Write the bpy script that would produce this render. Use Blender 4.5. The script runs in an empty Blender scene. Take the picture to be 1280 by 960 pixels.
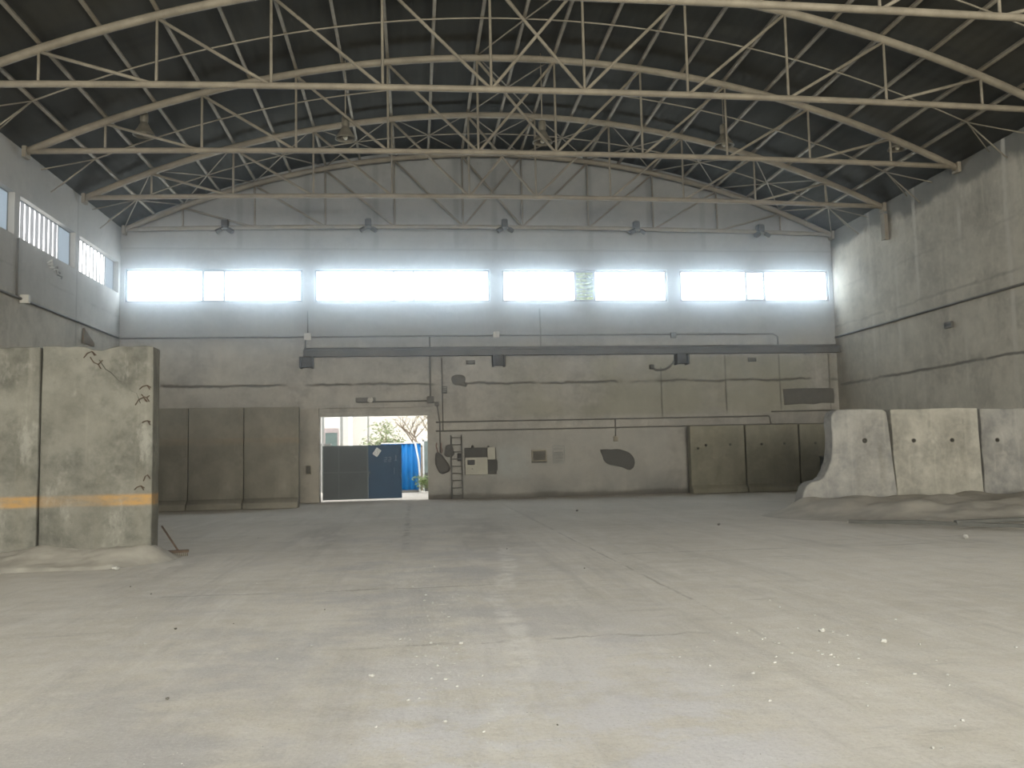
import bpy, bmesh, math, random
from mathutils import Vector, Matrix, noise as mnoise

random.seed(11)
PI = math.pi
SC = bpy.context.scene
COL = SC.collection

# ------------------------------------------------------------------ sizes of the place (metres)
XL, XR = -10.81, 16.95            # side walls
YB, YF = 33.6, -24.0              # back wall, wall behind the camera
EAVE, CROWN = 10.38, 13.66        # roof underside
XC = 3.1                          # centre line of the hall
HALF = (XR - XL) / 2
TRUSS_Y = [33.3, 29.35, 25.0, 20.6, 16.2]
NODES = [XC + s * (1.153 + 2.615 * k) for s in (-1, 1) for k in range(5)]
NODES.sort()
ENDS = (XC - 13.7, XC + 13.75)


def arc(x, edge, crown, half):
    rise = crown - edge
    R = (half * half + rise * rise) / (2 * rise)
    d = x - XC
    return crown - R + math.sqrt(max(R * R - d * d, 0))


def roof_z(x): return arc(x, EAVE, CROWN, HALF)
def chord_z(x): return arc(x, 10.2, 13.32, 13.75)
def tie_z(x): return 10.24 + 0.2 * (1 - ((x - XC) / 13.75) ** 2)


# ------------------------------------------------------------------ materials
class Mat:
    def __init__(s, name, rough=0.9, metal=0.0, spec=0.3):
        s.m = bpy.data.materials.new(name)
        s.m.use_nodes = True
        s.t = s.m.node_tree
        s.b = s.t.nodes['Principled BSDF']
        s.b.inputs['Roughness'].default_value = rough
        s.b.inputs['Metallic'].default_value = metal
        s.b.inputs['Specular IOR Level'].default_value = spec
        tc = s.t.nodes.new('ShaderNodeTexCoord')
        s.co = tc.outputs['Object']
        s._xyz = None

    def n(s, kind, **kw):
        nd = s.t.nodes.new('ShaderNode' + kind)
        for k, v in kw.items():
            setattr(nd, k, v)
        return nd

    def put(s, sock, v):
        if hasattr(v, 'is_output'):
            s.t.links.new(v, sock)
        elif isinstance(v, (tuple, list)):
            sock.default_value = (*v, 1) if len(v) == 3 and sock.type == 'RGBA' else v
        else:
            sock.default_value = v

    def xyz(s):
        if not s._xyz:
            nd = s.n('SeparateXYZ')
            s.put(nd.inputs[0], s.co)
            s._xyz = (nd.outputs[0], nd.outputs[1], nd.outputs[2])
        return s._xyz

    def noise(s, scale, detail=4, rough=0.6, stretch=(1, 1, 1), off=(0, 0, 0), dist=0.0):
        mp = s.n('Mapping')
        s.put(mp.inputs['Vector'], s.co)
        mp.inputs['Scale'].default_value = stretch
        mp.inputs['Location'].default_value = off
        nd = s.n('TexNoise')
        s.put(nd.inputs['Vector'], mp.outputs[0])
        nd.inputs['Scale'].default_value = scale
        nd.inputs['Detail'].default_value = detail
        nd.inputs['Roughness'].default_value = rough
        nd.inputs['Distortion'].default_value = dist
        return nd.outputs[0]

    def rng(s, v, lo, hi, a=0.0, b=1.0):
        nd = s.n('MapRange', interpolation_type='SMOOTHSTEP')
        s.put(nd.inputs[0], v)
        for i, x in zip((1, 2, 3, 4), (lo, hi, a, b)):
            s.put(nd.inputs[i], x)
        return nd.outputs[0]

    def math(s, op, a, b=0.0, c=0.0):
        nd = s.n('Math', operation=op)
        s.put(nd.inputs[0], a)
        s.put(nd.inputs[1], b)
        s.put(nd.inputs[2], c)
        return nd.outputs[0]

    def mul(s, *a):
        r = a[0]
        for x in a[1:]:
            r = s.math('MULTIPLY', r, x)
        return r

    def mix(s, f, a, b, mode='MIX'):
        nd = s.n('Mix', data_type='RGBA', blend_type=mode)
        s.put(nd.inputs[0], f)
        s.put(nd.inputs[6], a)
        s.put(nd.inputs[7], b)
        return nd.outputs[2]

    def line(s, c, pos, w, wob=None, amp=0.0):
        """1 on the line c = pos, fading to 0 at distance w"""
        d = s.math('SUBTRACT', c, pos)
        if wob is not None:
            d = s.math('ADD', d, s.math('MULTIPLY', s.math('SUBTRACT', wob, 0.5), amp))
        return s.rng(s.math('ABSOLUTE', d), 0.3 * w, w, 1, 0)

    def band(s, c, lo, hi, soft=0.03):
        return s.mul(s.rng(c, lo - soft, lo + soft), s.rng(c, hi - soft, hi + soft, 1, 0))

    def color(s, v): s.put(s.b.inputs['Base Color'], v)
    def rough(s, v): s.put(s.b.inputs['Roughness'], v)

    def bump(s, h, strength=0.3, dist=0.02):
        nd = s.n('Bump')
        nd.inputs['Strength'].default_value = strength
        nd.inputs['Distance'].default_value = dist
        s.put(nd.inputs['Height'], h)
        s.put(s.b.inputs['Normal'], nd.outputs[0])


def plain(name, c, rough=0.8, metal=0.0, var=0.25, scale=3.0, spec=0.3):
    m = Mat(name, rough, metal, spec)
    f = m.rng(m.noise(scale, 5), 0.3, 0.7)
    d = tuple(x * (1 - var) for x in c)
    m.color(m.mix(f, d, c))
    return m.m


def concrete(name, c1, c2, dirt=(0.16, 0.15, 0.12), streak=0.5, scale=0.5, hook=None, bump=0.35):
    m = Mat(name, 0.95, 0, 0.15)
    big = m.rng(m.noise(scale, 6, 0.62), 0.32, 0.68)
    col = m.mix(big, c1, c2)
    st = m.rng(m.noise(0.9, 5, 0.6, stretch=(2.2, 2.2, 0.16)), 0.48, 0.75)
    col = m.mix(m.mul(st, streak), col, dirt)
    mid = m.noise(2.3, 8, 0.72, off=(6, 3, 2))
    col = m.mix(m.rng(mid, 0.50, 0.68, 0.0, 0.45), col, tuple(x * 0.62 for x in c1))
    col = m.mix(m.rng(mid, 0.50, 0.34, 0.0, 0.45), col, tuple(x * 1.22 for x in c2))
    blot = m.noise(0.75, 8, 0.7, off=(1, 9, 4))
    col = m.mix(m.rng(blot, 0.50, 0.62, 0.0, 0.5), col, tuple(x * 0.6 for x in c1))
    col = m.mix(m.rng(blot, 0.47, 0.36, 0.0, 0.4), col, tuple(x * 1.18 for x in c2))
    run = m.rng(m.noise(2.6, 6, 0.7, stretch=(2.0, 2.0, 0.12), off=(2, 5, 1)), 0.55, 0.72)
    col = m.mix(m.mul(run, 0.35), col, tuple(x * 1.35 for x in c2))
    fine = m.noise(7, 6, 0.7)
    col = m.mix(m.rng(fine, 0.35, 0.75, 0.0, 0.35), col, tuple(x * 1.2 for x in c2))
    pits = m.rng(m.noise(16, 3, 0.5, off=(3, 1, 7)), 0.68, 0.76)
    col = m.mix(m.mul(pits, 0.45), col, dirt)
    if hook:
        col = hook(m, col)
    m.color(col)
    m.bump(m.math('ADD', m.noise(4, 8, 0.65), m.math('MULTIPLY', pits, -0.6)), bump, 0.03)
    return m.m


def hook_back(m, col):
    x, y, z = m.xyz()
    w = m.noise(1.2, 6, 0.7)
    w2 = m.noise(0.35, 4, 0.6, off=(9, 2, 4))
    # olive tinted render of the middle course, to the right
    zone = m.mul(m.band(z, 3.1, 5.35, 0.12), m.rng(x, 2.5, 5.0), m.rng(w2, 0.35, 0.6))
    col = m.mix(m.mul(zone, 0.6), col, (0.29, 0.29, 0.215))
    grim = m.rng(m.noise(0.55, 8, 0.72, stretch=(1, 1, 1.6), off=(3, 0, 8)), 0.52, 0.66)
    col = m.mix(m.mul(grim, m.rng(z, 6.0, 5.2), 0.4), col, (0.17, 0.168, 0.145))
    pale = m.rng(m.noise(0.7, 8, 0.72, off=(8, 0, 3)), 0.54, 0.66)
    col = m.mix(m.mul(pale, m.rng(z, 6.0, 5.2), 0.4), col, (0.52, 0.51, 0.46))
    # smooth upper course
    col = m.mix(m.mul(m.rng(z, 5.6, 6.3), 0.6), col, (0.27, 0.28, 0.285))
    # pale plastered dado
    dado = m.mul(m.rng(z, 2.4, 2.7, 1, 0), m.rng(x, 0.4, 0.9), m.rng(x, 9.5, 10.5, 1, 0))
    col = m.mix(m.mul(dado, 0.5), col, (0.36, 0.365, 0.345))
    # grey damp staining close to the floor
    damp = m.mul(m.rng(z, 0.2, 1.2, 1, 0), m.rng(w, 0.36, 0.6))
    col = m.mix(m.mul(damp, 0.6), col, (0.2, 0.21, 0.205))
    # pale blue wash beside the switchboard
    wash = m.mul(m.band(x, 3.15, 4.3, 0.15), m.band(z, 0.8, 1.9, 0.25), m.rng(w, 0.35, 0.6))
    col = m.mix(m.mul(wash, 0.5), col, (0.42, 0.47, 0.47))
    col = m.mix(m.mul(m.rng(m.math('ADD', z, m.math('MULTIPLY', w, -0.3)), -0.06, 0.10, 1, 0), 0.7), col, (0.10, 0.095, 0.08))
    # ragged horizontal pour joint and the cold joints of the panels
    j = m.line(z, 4.4, 0.07, w, 0.35)
    j = m.mul(j, m.rng(m.noise(0.7, 3), 0.35, 0.5))
    col = m.mix(m.mul(j, 0.85), col, (0.11, 0.105, 0.09))
    for xx, zl, zh in ((9.66, 3.0, 4.95), (12.28, 3.2, 5.4), (14.52, 3.2, 5.4), (16.6, 3.2, 5.4), (0.62, 3.8, 6.2), (4.9, 5.8, 7.3)):
        l = m.mul(m.line(x, xx, 0.045, w, 0.06), m.band(z, zl, zh))
        col = m.mix(m.mul(l, 0.75), col, (0.11, 0.105, 0.085))
    # vertical cast posts of the gable field
    for xx in (-6.5, -4.0, -1.4, 1.7, 3.2, 7.0, 9.4, 11.6):
        l = m.mul(m.line(x, xx, 0.16, w2, 0.05), m.rng(z, 9.3, 9.9))
        col = m.mix(m.mul(l, 0.35), col, (0.14, 0.14, 0.13))
    for zz in (10.35, 9.6):
        col = m.mix(m.mul(m.line(z, zz, 0.06, w, 0.05), 0.35), col, (0.14, 0.14, 0.13))
    return col


def hook_right(m, col):
    x, y, z = m.xyz()
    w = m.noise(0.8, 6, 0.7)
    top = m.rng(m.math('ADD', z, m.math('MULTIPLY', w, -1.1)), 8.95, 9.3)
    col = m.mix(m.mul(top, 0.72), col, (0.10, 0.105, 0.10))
    for yy in (30.6, 28.9, 27.6, 25.2, 23.0, 20.9):
        l = m.mul(m.line(y, yy, 0.13, w, 0.25), m.rng(m.noise(0.5, 3, off=(yy, 0, 0)), 0.4, 0.6))
        col = m.mix(m.mul(l, 0.75), col, (0.56, 0.54, 0.48))
    for zz, aa in ((4.15, 0.8), (6.5, 0.35), (8.0, 0.2)):
        l = m.mul(m.line(z, zz, 0.07, w, 0.3), m.rng(m.noise(0.6, 4, off=(0, zz, 0)), 0.38, 0.52))
        col = m.mix(m.mul(l, aa), col, (0.12, 0.115, 0.10))
    return col


def hook_left(m, col):
    x, y, z = m.xyz()
    w = m.noise(0.8, 6, 0.7)
    up = m.rng(z, 6.2, 6.4)
    col = m.mix(m.mul(up, 0.5), col, (0.36, 0.365, 0.365))
    col = m.mix(m.mul(m.line(y, 29.4, 0.07, w, 0.03), 0.5), col, (0.16, 0.155, 0.14))
    col = m.mix(m.mul(m.line(z, 7.0, 0.05, w, 0.3), m.rng(w, 0.4, 0.6), 0.4), col, (0.16, 0.155, 0.14))
    return col


def stripe(zz, hw, amt):
    def h(m, col):
        x, y, z = m.xyz()
        w = m.noise(2.2, 6, 0.75, stretch=(0.5, 1, 1.5))
        s_ = m.mul(m.band(z, zz - hw, zz + hw, 0.03), m.rng(w, 0.36, 0.62, 0.3, 1.0), m.rng(x, -0.8, 0.8, 0.35, 1.0))
        col = m.mix(m.mul(s_, amt), col, (0.42, 0.235, 0.07))
        big = m.rng(m.noise(0.6, 5, 0.6, off=(4, 4, 1)), 0.5, 0.62)
        col = m.mix(m.mul(big, 0.4), col, (0.19, 0.18, 0.15))
        pale = m.rng(m.noise(1.6, 6, 0.7, stretch=(1, 1, 0.5), off=(1, 7, 2)), 0.55, 0.68)
        col = m.mix(m.mul(pale, 0.45), col, (0.36, 0.352, 0.31))
        return col
    return h


WALL_A, WALL_B = (0.245, 0.245, 0.23), (0.33, 0.325, 0.30)
M = {}
M['wall_back'] = concrete('cast concrete back wall', (0.35, 0.345, 0.318), (0.45, 0.44, 0.40), streak=0.28, hook=hook_back)
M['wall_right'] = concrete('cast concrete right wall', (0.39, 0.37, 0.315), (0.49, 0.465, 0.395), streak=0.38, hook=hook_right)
M['wall_left'] = concrete('cast concrete left wall', (0.36, 0.345, 0.305), (0.45, 0.43, 0.375), streak=0.33, hook=hook_left)
M['wall_front'] = concrete('cast concrete front wall', WALL_A, WALL_B, streak=0.3)
M['panel_near'] = concrete('weathered precast panel with ochre stripe', (0.11, 0.108, 0.092), (0.195, 0.189, 0.162), streak=0.6, scale=1.1, hook=stripe(0.97, 0.085, 0.85))
M['panel_far'] = concrete('precast panel with faded stripe', (0.19, 0.183, 0.15), (0.28, 0.268, 0.225), streak=0.5, scale=0.8, hook=stripe(2.25, 0.09, 0.30))
M['block_warm'] = concrete('pale cast barrier concrete', (0.29, 0.282, 0.245), (0.41, 0.395, 0.345), streak=0.5, scale=1.0)
M['block_cool'] = concrete('grey stained barrier concrete', (0.235, 0.235, 0.225), (0.36, 0.352, 0.325), streak=0.6, scale=1.1)
M['block_back'] = concrete('olive barrier concrete', (0.25, 0.245, 0.185), (0.35, 0.34, 0.275), streak=0.5, scale=0.7)
M['mortar'] = plain('dark cement patch', (0.13, 0.13, 0.12), 0.95, 0, 0.2, 4)
M['mortar2'] = plain('brown grey patch', (0.16, 0.155, 0.135), 0.95, 0, 0.3, 5)
M['hole'] = plain('dark hole', (0.06, 0.055, 0.045), 0.95, 0, 0.3, 5)
M['paint'] = plain('cream steel paint', (0.30, 0.262, 0.20), 0.6, 0, 0.28, 2.5)
M['paint_thin'] = plain('cream paint on thin steel', (0.30, 0.265, 0.205), 0.65, 0, 0.25, 2.5)
M['lamp_metal'] = plain('dusty lamp metal', (0.26, 0.235, 0.18), 0.55, 0.3, 0.35, 6)
M['lamp_glass'] = plain('dusty lamp glass', (0.55, 0.52, 0.42), 0.25, 0, 0.1, 6)
M['dark_steel'] = plain('dark grey steel', (0.085, 0.082, 0.074), 0.6, 0.2, 0.35, 2)
M['rail'] = plain('grey rail steel', (0.165, 0.157, 0.14), 0.6, 0.1, 0.4, 1.2)
M['grey_steel'] = plain('grey steel', (0.20, 0.20, 0.19), 0.6, 0.2, 0.3, 3)
M['pipe'] = plain('dusty grey conduit', (0.17, 0.165, 0.15), 0.7, 0, 0.3, 4)
M['pipe_pale'] = plain('pale plastic box', (0.62, 0.61, 0.56), 0.6, 0, 0.15, 4)
M['rust'] = plain('rusted bar', (0.10, 0.07, 0.05), 0.9, 0, 0.4, 9)
M['frame'] = plain('grey window frame', (0.16, 0.175, 0.18), 0.5, 0, 0.2, 4)
M['frame_rust'] = plain('rusted louvre frame', (0.16, 0.12, 0.08), 0.6, 0, 0.3, 5)
M['wood'] = plain('weathered wood', (0.19, 0.155, 0.11), 0.85, 0, 0.4, 6)
M['bristle'] = plain('dusty bristle', (0.12, 0.105, 0.08), 0.95, 0, 0.3, 20)
M['sack'] = plain('grey canvas', (0.17, 0.165, 0.15), 0.95, 0, 0.35, 5)
M['rope'] = plain('faded red rope', (0.30, 0.20, 0.17), 0.95, 0, 0.25, 9)
M['cream_board'] = plain('cream board', (0.50, 0.50, 0.43), 0.7, 0, 0.12, 3)
M['board_dark'] = plain('dark grey board', (0.11, 0.11, 0.10), 0.8, 0, 0.25, 3)
M['black'] = plain('black plastic', (0.03, 0.03, 0.03), 0.5, 0, 0.2, 4)
M['brown_box'] = plain('brown enamel', (0.36, 0.33, 0.25), 0.7, 0, 0.25, 4)
M['teal_paint'] = plain('faded grey blue paint', (0.20, 0.24, 0.245), 0.9, 0, 0.35, 12)
M['dust'] = plain('pale dust heap', (0.40, 0.375, 0.325), 0.98, 0, 0.28, 2.2)
M['stone'] = plain('pale stone chip', (0.42, 0.41, 0.38), 0.9, 0, 0.2, 9)
M['stone_dark'] = plain('dark stone chip', (0.12, 0.11, 0.095), 0.9, 0, 0.2, 9)
M['navy'] = plain('navy sheet steel', (0.022, 0.075, 0.15), 0.5, 0, 0.25, 1.5)
M['slate'] = plain('slate sheet steel', (0.085, 0.103, 0.108), 0.5, 0, 0.35, 1.3)
M['navy_edge'] = plain('navy frame steel', (0.14, 0.17, 0.18), 0.5, 0, 0.2, 2)
M['sticker'] = plain('white paper', (0.75, 0.78, 0.78), 0.8, 0, 0.1, 9)
M['faded_mark'] = plain('faded white stencil', (0.30, 0.35, 0.42), 0.8, 0, 0.3, 20)
M['blue'] = plain('bright blue sheet', (0.008, 0.20, 0.58), 0.45, 0, 0.12, 1.2)
M['white_steel'] = plain('white painted tube', (0.80, 0.82, 0.82), 0.5, 0, 0.08, 3)
M['yard'] = plain('pale yard', (0.66, 0.62, 0.55), 0.95, 0, 0.15, 0.8)
M['plaster'] = plain('white house plaster', (0.86, 0.86, 0.83), 0.9, 0, 0.06, 0.5)
M['plaster_pink'] = plain('cream house plaster', (0.88, 0.86, 0.82), 0.9, 0, 0.08, 0.5)
M['house_window'] = plain('pinkish shutter', (0.50, 0.43, 0.43), 0.6, 0, 0.2, 3)
M['pole'] = plain('grey utility pole', (0.42, 0.43, 0.42), 0.8, 0, 0.15, 2)
M['bark'] = plain('pale bark', (0.36, 0.29, 0.22), 0.9, 0, 0.35, 6)
M['leaf'] = plain('light green leaf', (0.34, 0.45, 0.17), 0.7, 0, 0.5, 2.5)  # light green base colour, varied by noise
M['leaf_yellow'] = plain('yellow green leaf', (0.42, 0.46, 0.05), 0.7, 0, 0.55, 1.5)
M['leaf_dry'] = plain('dry leaf', (0.50, 0.45, 0.27), 0.8, 0, 0.35, 3)
M['dark_glass'] = plain('grey green glass', (0.16, 0.22, 0.21), 0.2, 0, 0.3, 2)


def roof_mat():
    m = Mat('dark roof sheeting', 0.9, 0, 0.1)
    x, y, z = m.xyz()
    c = m.mix(m.rng(m.noise(0.25, 5, 0.6), 0.35, 0.65), (0.048, 0.047, 0.040), (0.068, 0.066, 0.056))
    band = m.mul(m.rng(m.noise(0.5, 4, 0.6, stretch=(0.35, 2.2, 1)), 0.5, 0.7), 0.45)
    c = m.mix(band, c, (0.026, 0.026, 0.024))
    wv = m.math('SINE', m.math('MULTIPLY', x, 2 * PI / 0.30))
    m.color(c)
    m.bump(wv, 0.35, 0.02)
    return m.m


def floor_mat():
    m = Mat('dusty concrete floor', 0.92, 0, 0.2)
    x, y, z = m.xyz()
    w = m.noise(0.9, 6, 0.7)
    w2 = m.noise(0.22, 5, 0.6, off=(5, 2, 0))
    fine = m.noise(3.2, 7, 0.72, off=(2, 2, 5))
    c = m.mix(m.rng(m.noise(0.2, 7, 0.66), 0.36, 0.64), (0.473, 0.439, 0.373), (0.567, 0.530, 0.461))
    c = m.mix(m.rng(fine, 0.38, 0.68, 0, 0.55), c, (0.591, 0.567, 0.528))
    c = m.mix(m.rng(m.noise(1.7, 6, 0.7, off=(8, 1, 5)), 0.52, 0.74, 0, 0.40), c, (0.355, 0.333, 0.300))
    # long sweeping drag marks
    d1 = m.rng(m.noise(0.8, 7, 0.7, stretch=(0.35, 1.8, 1)), 0.50, 0.70)
    c = m.mix(m.mul(d1, 0.38), c, (0.366, 0.345, 0.314))
    d2 = m.rng(m.noise(0.9, 7, 0.7, stretch=(1.8, 0.22, 1), off=(2, 7, 0)), 0.5, 0.68)
    c = m.mix(m.mul(d2, 0.36), c, (0.621, 0.597, 0.551))
    d3 = m.rng(m.noise(2.4, 8, 0.72, stretch=(1.0, 0.07, 1), off=(4, 1, 0)), 0.50, 0.68)
    c = m.mix(m.mul(d3, 0.42), c, (0.355, 0.335, 0.302))
    d4 = m.rng(m.noise(2.0, 8, 0.72, stretch=(1.0, 0.08, 1), off=(9, 3, 0)), 0.52, 0.68)
    c = m.mix(m.mul(d4, 0.38), c, (0.662, 0.632, 0.581))
    d5 = m.rng(m.noise(1.2, 8, 0.75, stretch=(0.5, 2.4, 1), off=(1, 6, 0)), 0.58, 0.68)
    c = m.mix(m.mul(d5, 0.4), c, (0.319, 0.298, 0.270))
    # bare cool grey patches along the driving lane
    lane = m.mul(m.line(x, -0.2, 3.4, w2, 2.0), m.rng(m.noise(0.45, 6, 0.68, off=(5, 2, 0)), 0.46, 0.60), m.rng(y, 12, 22, 1, 0.3))
    c = m.mix(m.mul(lane, 0.62), c, (0.372, 0.360, 0.357))
    near = m.mul(m.rng(y, 4.5, 9.0, 1, 0), m.band(x, -0.45, 2.0, 0.4), m.rng(m.noise(1.1, 7, 0.72, off=(1, 4, 0)), 0.42, 0.55))
    c = m.mix(m.mul(near, 0.6), c, (0.556, 0.548, 0.569))
    # two darker damp wheel tracks on the way to the door
    for xx, ww, ya, yb in ((-1.9, 0.8, 15.5, 21.5), (1.35, 0.8, 14.5, 22.0), (-3.6, 0.5, 11.5, 16)):
        t = m.mul(m.line(x, xx, ww, w, 0.5), m.band(y, ya, yb, 2.2), m.rng(m.noise(1.4, 6, 0.72, off=(xx, 0, 0), stretch=(1, 0.35, 1)), 0.38, 0.54))
        c = m.mix(m.mul(t, 0.45), c, (0.278, 0.257, 0.228))
    # slab joints
    j = m.mul(m.line(x, 2.83, 0.03, w, 0.12), m.rng(m.noise(1.3, 5, 0.7, off=(0, 3, 0)), 0.40, 0.56), m.rng(y, 5.5, 9.0))
    c = m.mix(m.mul(j, 0.55), c, (0.248, 0.228, 0.198))
    j = m.mul(m.line(x, -0.2, 0.09, w, 0.30), m.rng(m.noise(2.6, 6, 0.75), 0.44, 0.58), m.band(y, 16, 32, 3.0))
    c = m.mix(m.mul(j, 0.65), c, (0.201, 0.187, 0.168))
    for yy, xa, xb in ((7.35, -0.6, 2.4), (10.6, -3.5, 2.6), (13.4, 2.8, 9.0), (19.0, -5, 9)):
        j = m.mul(m.line(y, yy, 0.05, w, 0.6), m.band(x, xa, xb, 0.2), m.rng(m.noise(1.1, 5, 0.7, off=(yy, 0, 0)), 0.45, 0.56))
        c = m.mix(m.mul(j, 0.6), c, (0.284, 0.263, 0.228))
    # pale trail of spilled lime winding down the lane
    tr = m.mul(m.line(m.math('ADD', x, m.math('MULTIPLY', y, -0.085)), 0.15, 0.16, m.noise(0.3, 3, 0.6), 1.1), m.band(y, 5.0, 15, 1.5), m.rng(m.noise(2.5, 6, 0.75), 0.40, 0.58))
    c = m.mix(m.mul(tr, 0.5), c, (0.709, 0.684, 0.636))
    sp = m.rng(m.noise(24, 4, 0.6), 0.66, 0.74)
    c = m.mix(m.mul(sp, 0.35), c, (0.733, 0.714, 0.671))
    sp = m.rng(m.noise(9, 5, 0.7, off=(3, 3, 0)), 0.66, 0.76)
    c = m.mix(m.mul(sp, 0.4), c, (0.284, 0.263, 0.233))
    gr = m.noise(38, 5, 0.75, off=(1, 8, 0))
    c = m.mix(m.rng(gr, 0.5, 0.72, 0, 0.45), c, (0.30, 0.285, 0.255))
    c = m.mix(m.rng(gr, 0.48, 0.30, 0, 0.40), c, (0.62, 0.605, 0.56))
    sc = m.rng(m.noise(5, 8, 0.8, stretch=(0.5, 1.8, 1), off=(7, 1, 0)), 0.60, 0.70)
    c = m.mix(m.mul(sc, 0.45), c, (0.28, 0.268, 0.24))
    m.color(c)
    m.bump(m.math('ADD', m.noise(5, 9, 0.7), fine), 0.35, 0.03)
    return m.m


def lit_pane(name, col, strength, ribs=None, rib_dark=0.55):
    """frosted sheet lit by the day outside"""
    m = bpy.data.materials.new(name)
    m.use_nodes = True
    t = m.node_tree
    t.nodes.clear()
    out = t.nodes.new('ShaderNodeOutputMaterial')
    em = t.nodes.new('ShaderNodeEmission')
    em.inputs[0].default_value = (*col, 1)
    em.inputs[1].default_value = strength
    t.links.new(em.outputs[0], out.inputs[0])
    if ribs:
        tc = t.nodes.new('ShaderNodeTexCoord')
        sp = t.nodes.new('ShaderNodeSeparateXYZ')
        t.links.new(tc.outputs['Object'], sp.inputs[0])
        a = t.nodes.new('ShaderNodeMath'); a.operation = 'MULTIPLY'
        t.links.new(sp.outputs[1], a.inputs[0]); a.inputs[1].default_value = 2 * PI / ribs
        b = t.nodes.new('ShaderNodeMath'); b.operation = 'SINE'
        t.links.new(a.outputs[0], b.inputs[0])
        r = t.nodes.new('ShaderNodeMapRange')
        t.links.new(b.outputs[0], r.inputs[0])
        r.inputs[1].default_value = -0.3; r.inputs[2].default_value = 0.5
        r.inputs[3].default_value = strength * rib_dark; r.inputs[4].default_value = strength
        t.links.new(r.outputs[0], em.inputs[1])
    return m


M['roof'] = roof_mat()
M['floor'] = floor_mat()
M['pane_back'] = lit_pane('daylit frosted sheet', (0.78, 0.905, 1.0), 11.5)
M['pane_left'] = lit_pane('daylit ribbed sheet', (0.96, 0.98, 1.0), 4.6, 0.33, 0.07)
M['pane_lou'] = lit_pane('daylit clear sheet', (0.88, 0.95, 1.0), 2.6)
M['pane_dim'] = lit_pane('daylit tinted sheet', (0.50, 0.62, 0.72), 0.62)


# ------------------------------------------------------------------ geometry helpers
def box(bm, x0, x1, y0, y1, z0, z1, mtx=None):
    vs = [bm.verts.new(Vector(p)) for p in
          ((x0, y0, z0), (x1, y0, z0), (x1, y1, z0), (x0, y1, z0), (x0, y0, z1), (x1, y0, z1), (x1, y1, z1), (x0, y1, z1))]
    for f in ((3, 2, 1, 0), (4, 5, 6, 7), (0, 1, 5, 4), (1, 2, 6, 5), (2, 3, 7, 6), (3, 0, 4, 7)):
        bm.faces.new([vs[i] for i in f])
    if mtx:
        for v in vs:
            v.co = mtx @ v.co
    return vs


def tube(bm, pts, r, seg=8, caps=True, radii=None, flat=1.0):
    pts = [Vector(p) for p in pts]
    rings = []
    n = len(pts)
    up = None
    for i, p in enumerate(pts):
        a = pts[max(i - 1, 0)]
        b = pts[min(i + 1, n - 1)]
        d = (b - a).normalized()
        if up is None:
            ref = Vector((0, 0, 1)) if abs(d.z) < 0.9 else Vector((0, 1, 0))
            s = d.cross(ref).normalized()
        else:
            s = (up - d * up.dot(d)).normalized()
        up = s
        t = d.cross(s).normalized()
        rr = radii[i] if radii else r
        rings.append([bm.verts.new(p + s * math.cos(2 * PI * k / seg) * rr + t * math.sin(2 * PI * k / seg) * rr * flat) for k in range(seg)])
    for a, b in zip(rings, rings[1:]):
        for k in range(seg):
            f = bm.faces.new((a[k], a[(k + 1) % seg], b[(k + 1) % seg], b[k]))
            f.smooth = seg > 5
    if caps:
        bm.faces.new(rings[0][::-1])
        bm.faces.new(rings[-1])


def lathe(bm, prof, seg=20, c=(0, 0, 0)):
    c = Vector(c)
    rings = [[bm.verts.new(c + Vector((r * math.cos(2 * PI * k / seg), r * math.sin(2 * PI * k / seg), z))) for k in range(seg)] for r, z in prof]
    for a, b in zip(rings, rings[1:]):
        for k in range(seg):
            f = bm.faces.new((a[k], a[(k + 1) % seg], b[(k + 1) % seg], b[k]))
            f.smooth = True
    bm.faces.new(rings[0][::-1])
    bm.faces.new(rings[-1])


def prism(bm, pts, y0, y1):
    """outline in x,z pushed from y0 to y1"""
    a = [bm.verts.new((x, y0, z)) for x, z in pts]
    b = [bm.verts.new((x, y1, z)) for x, z in pts]
    n = len(pts)
    bm.faces.new(a)
    bm.faces.new(b[::-1])
    for i in range(n):
        bm.faces.new((a[i], b[i], b[(i + 1) % n], a[(i + 1) % n]))


def obj(name, bm, mat, parent=None, bevel=0.0, seg=2, sub=0):
    bmesh.ops.recalc_face_normals(bm, faces=bm.faces)
    me = bpy.data.meshes.new(name)
    bm.to_mesh(me)
    bm.free()
    me.materials.append(mat)
    o = bpy.data.objects.new(name, me)
    COL.objects.link(o)
    if parent:
        o.parent = parent
    if bevel:
        md = o.modifiers.new('bevel', 'BEVEL')
        md.width = bevel; md.segments = seg; md.limit_method = 'ANGLE'
    if sub:
        md = o.modifiers.new('sub', 'SUBSURF')
        md.levels = md.render_levels = sub
    return o


def B(): return bmesh.new()


def part(name, mat, parent, fn, **kw):
    bm = B()
    fn(bm)
    return obj(name, bm, mat, parent, **kw)


def tag(o, label, cat, group=None):
    o['label'] = label
    o['category'] = cat
    if group:
        o['group'] = group
    return o


def thing(name, label, cat, loc=(0, 0, 0), rz=0, group=None):
    o = bpy.data.objects.new(name, None)
    COL.objects.link(o)
    o.empty_display_size = 0.2
    o.location = loc
    o.rotation_euler = (0, 0, rz)
    return tag(o, label, cat, group)


def struct(o, label=None):
    o['kind'] = 'structure'
    if label:
        o['label'] = label
    return o


def copy_tree(o, parent=None):
    c = o.copy()
    COL.objects.link(c)
    if parent:
        c.parent = parent
    for ch in list(o.children):
        copy_tree(ch, c)
    return c


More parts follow.
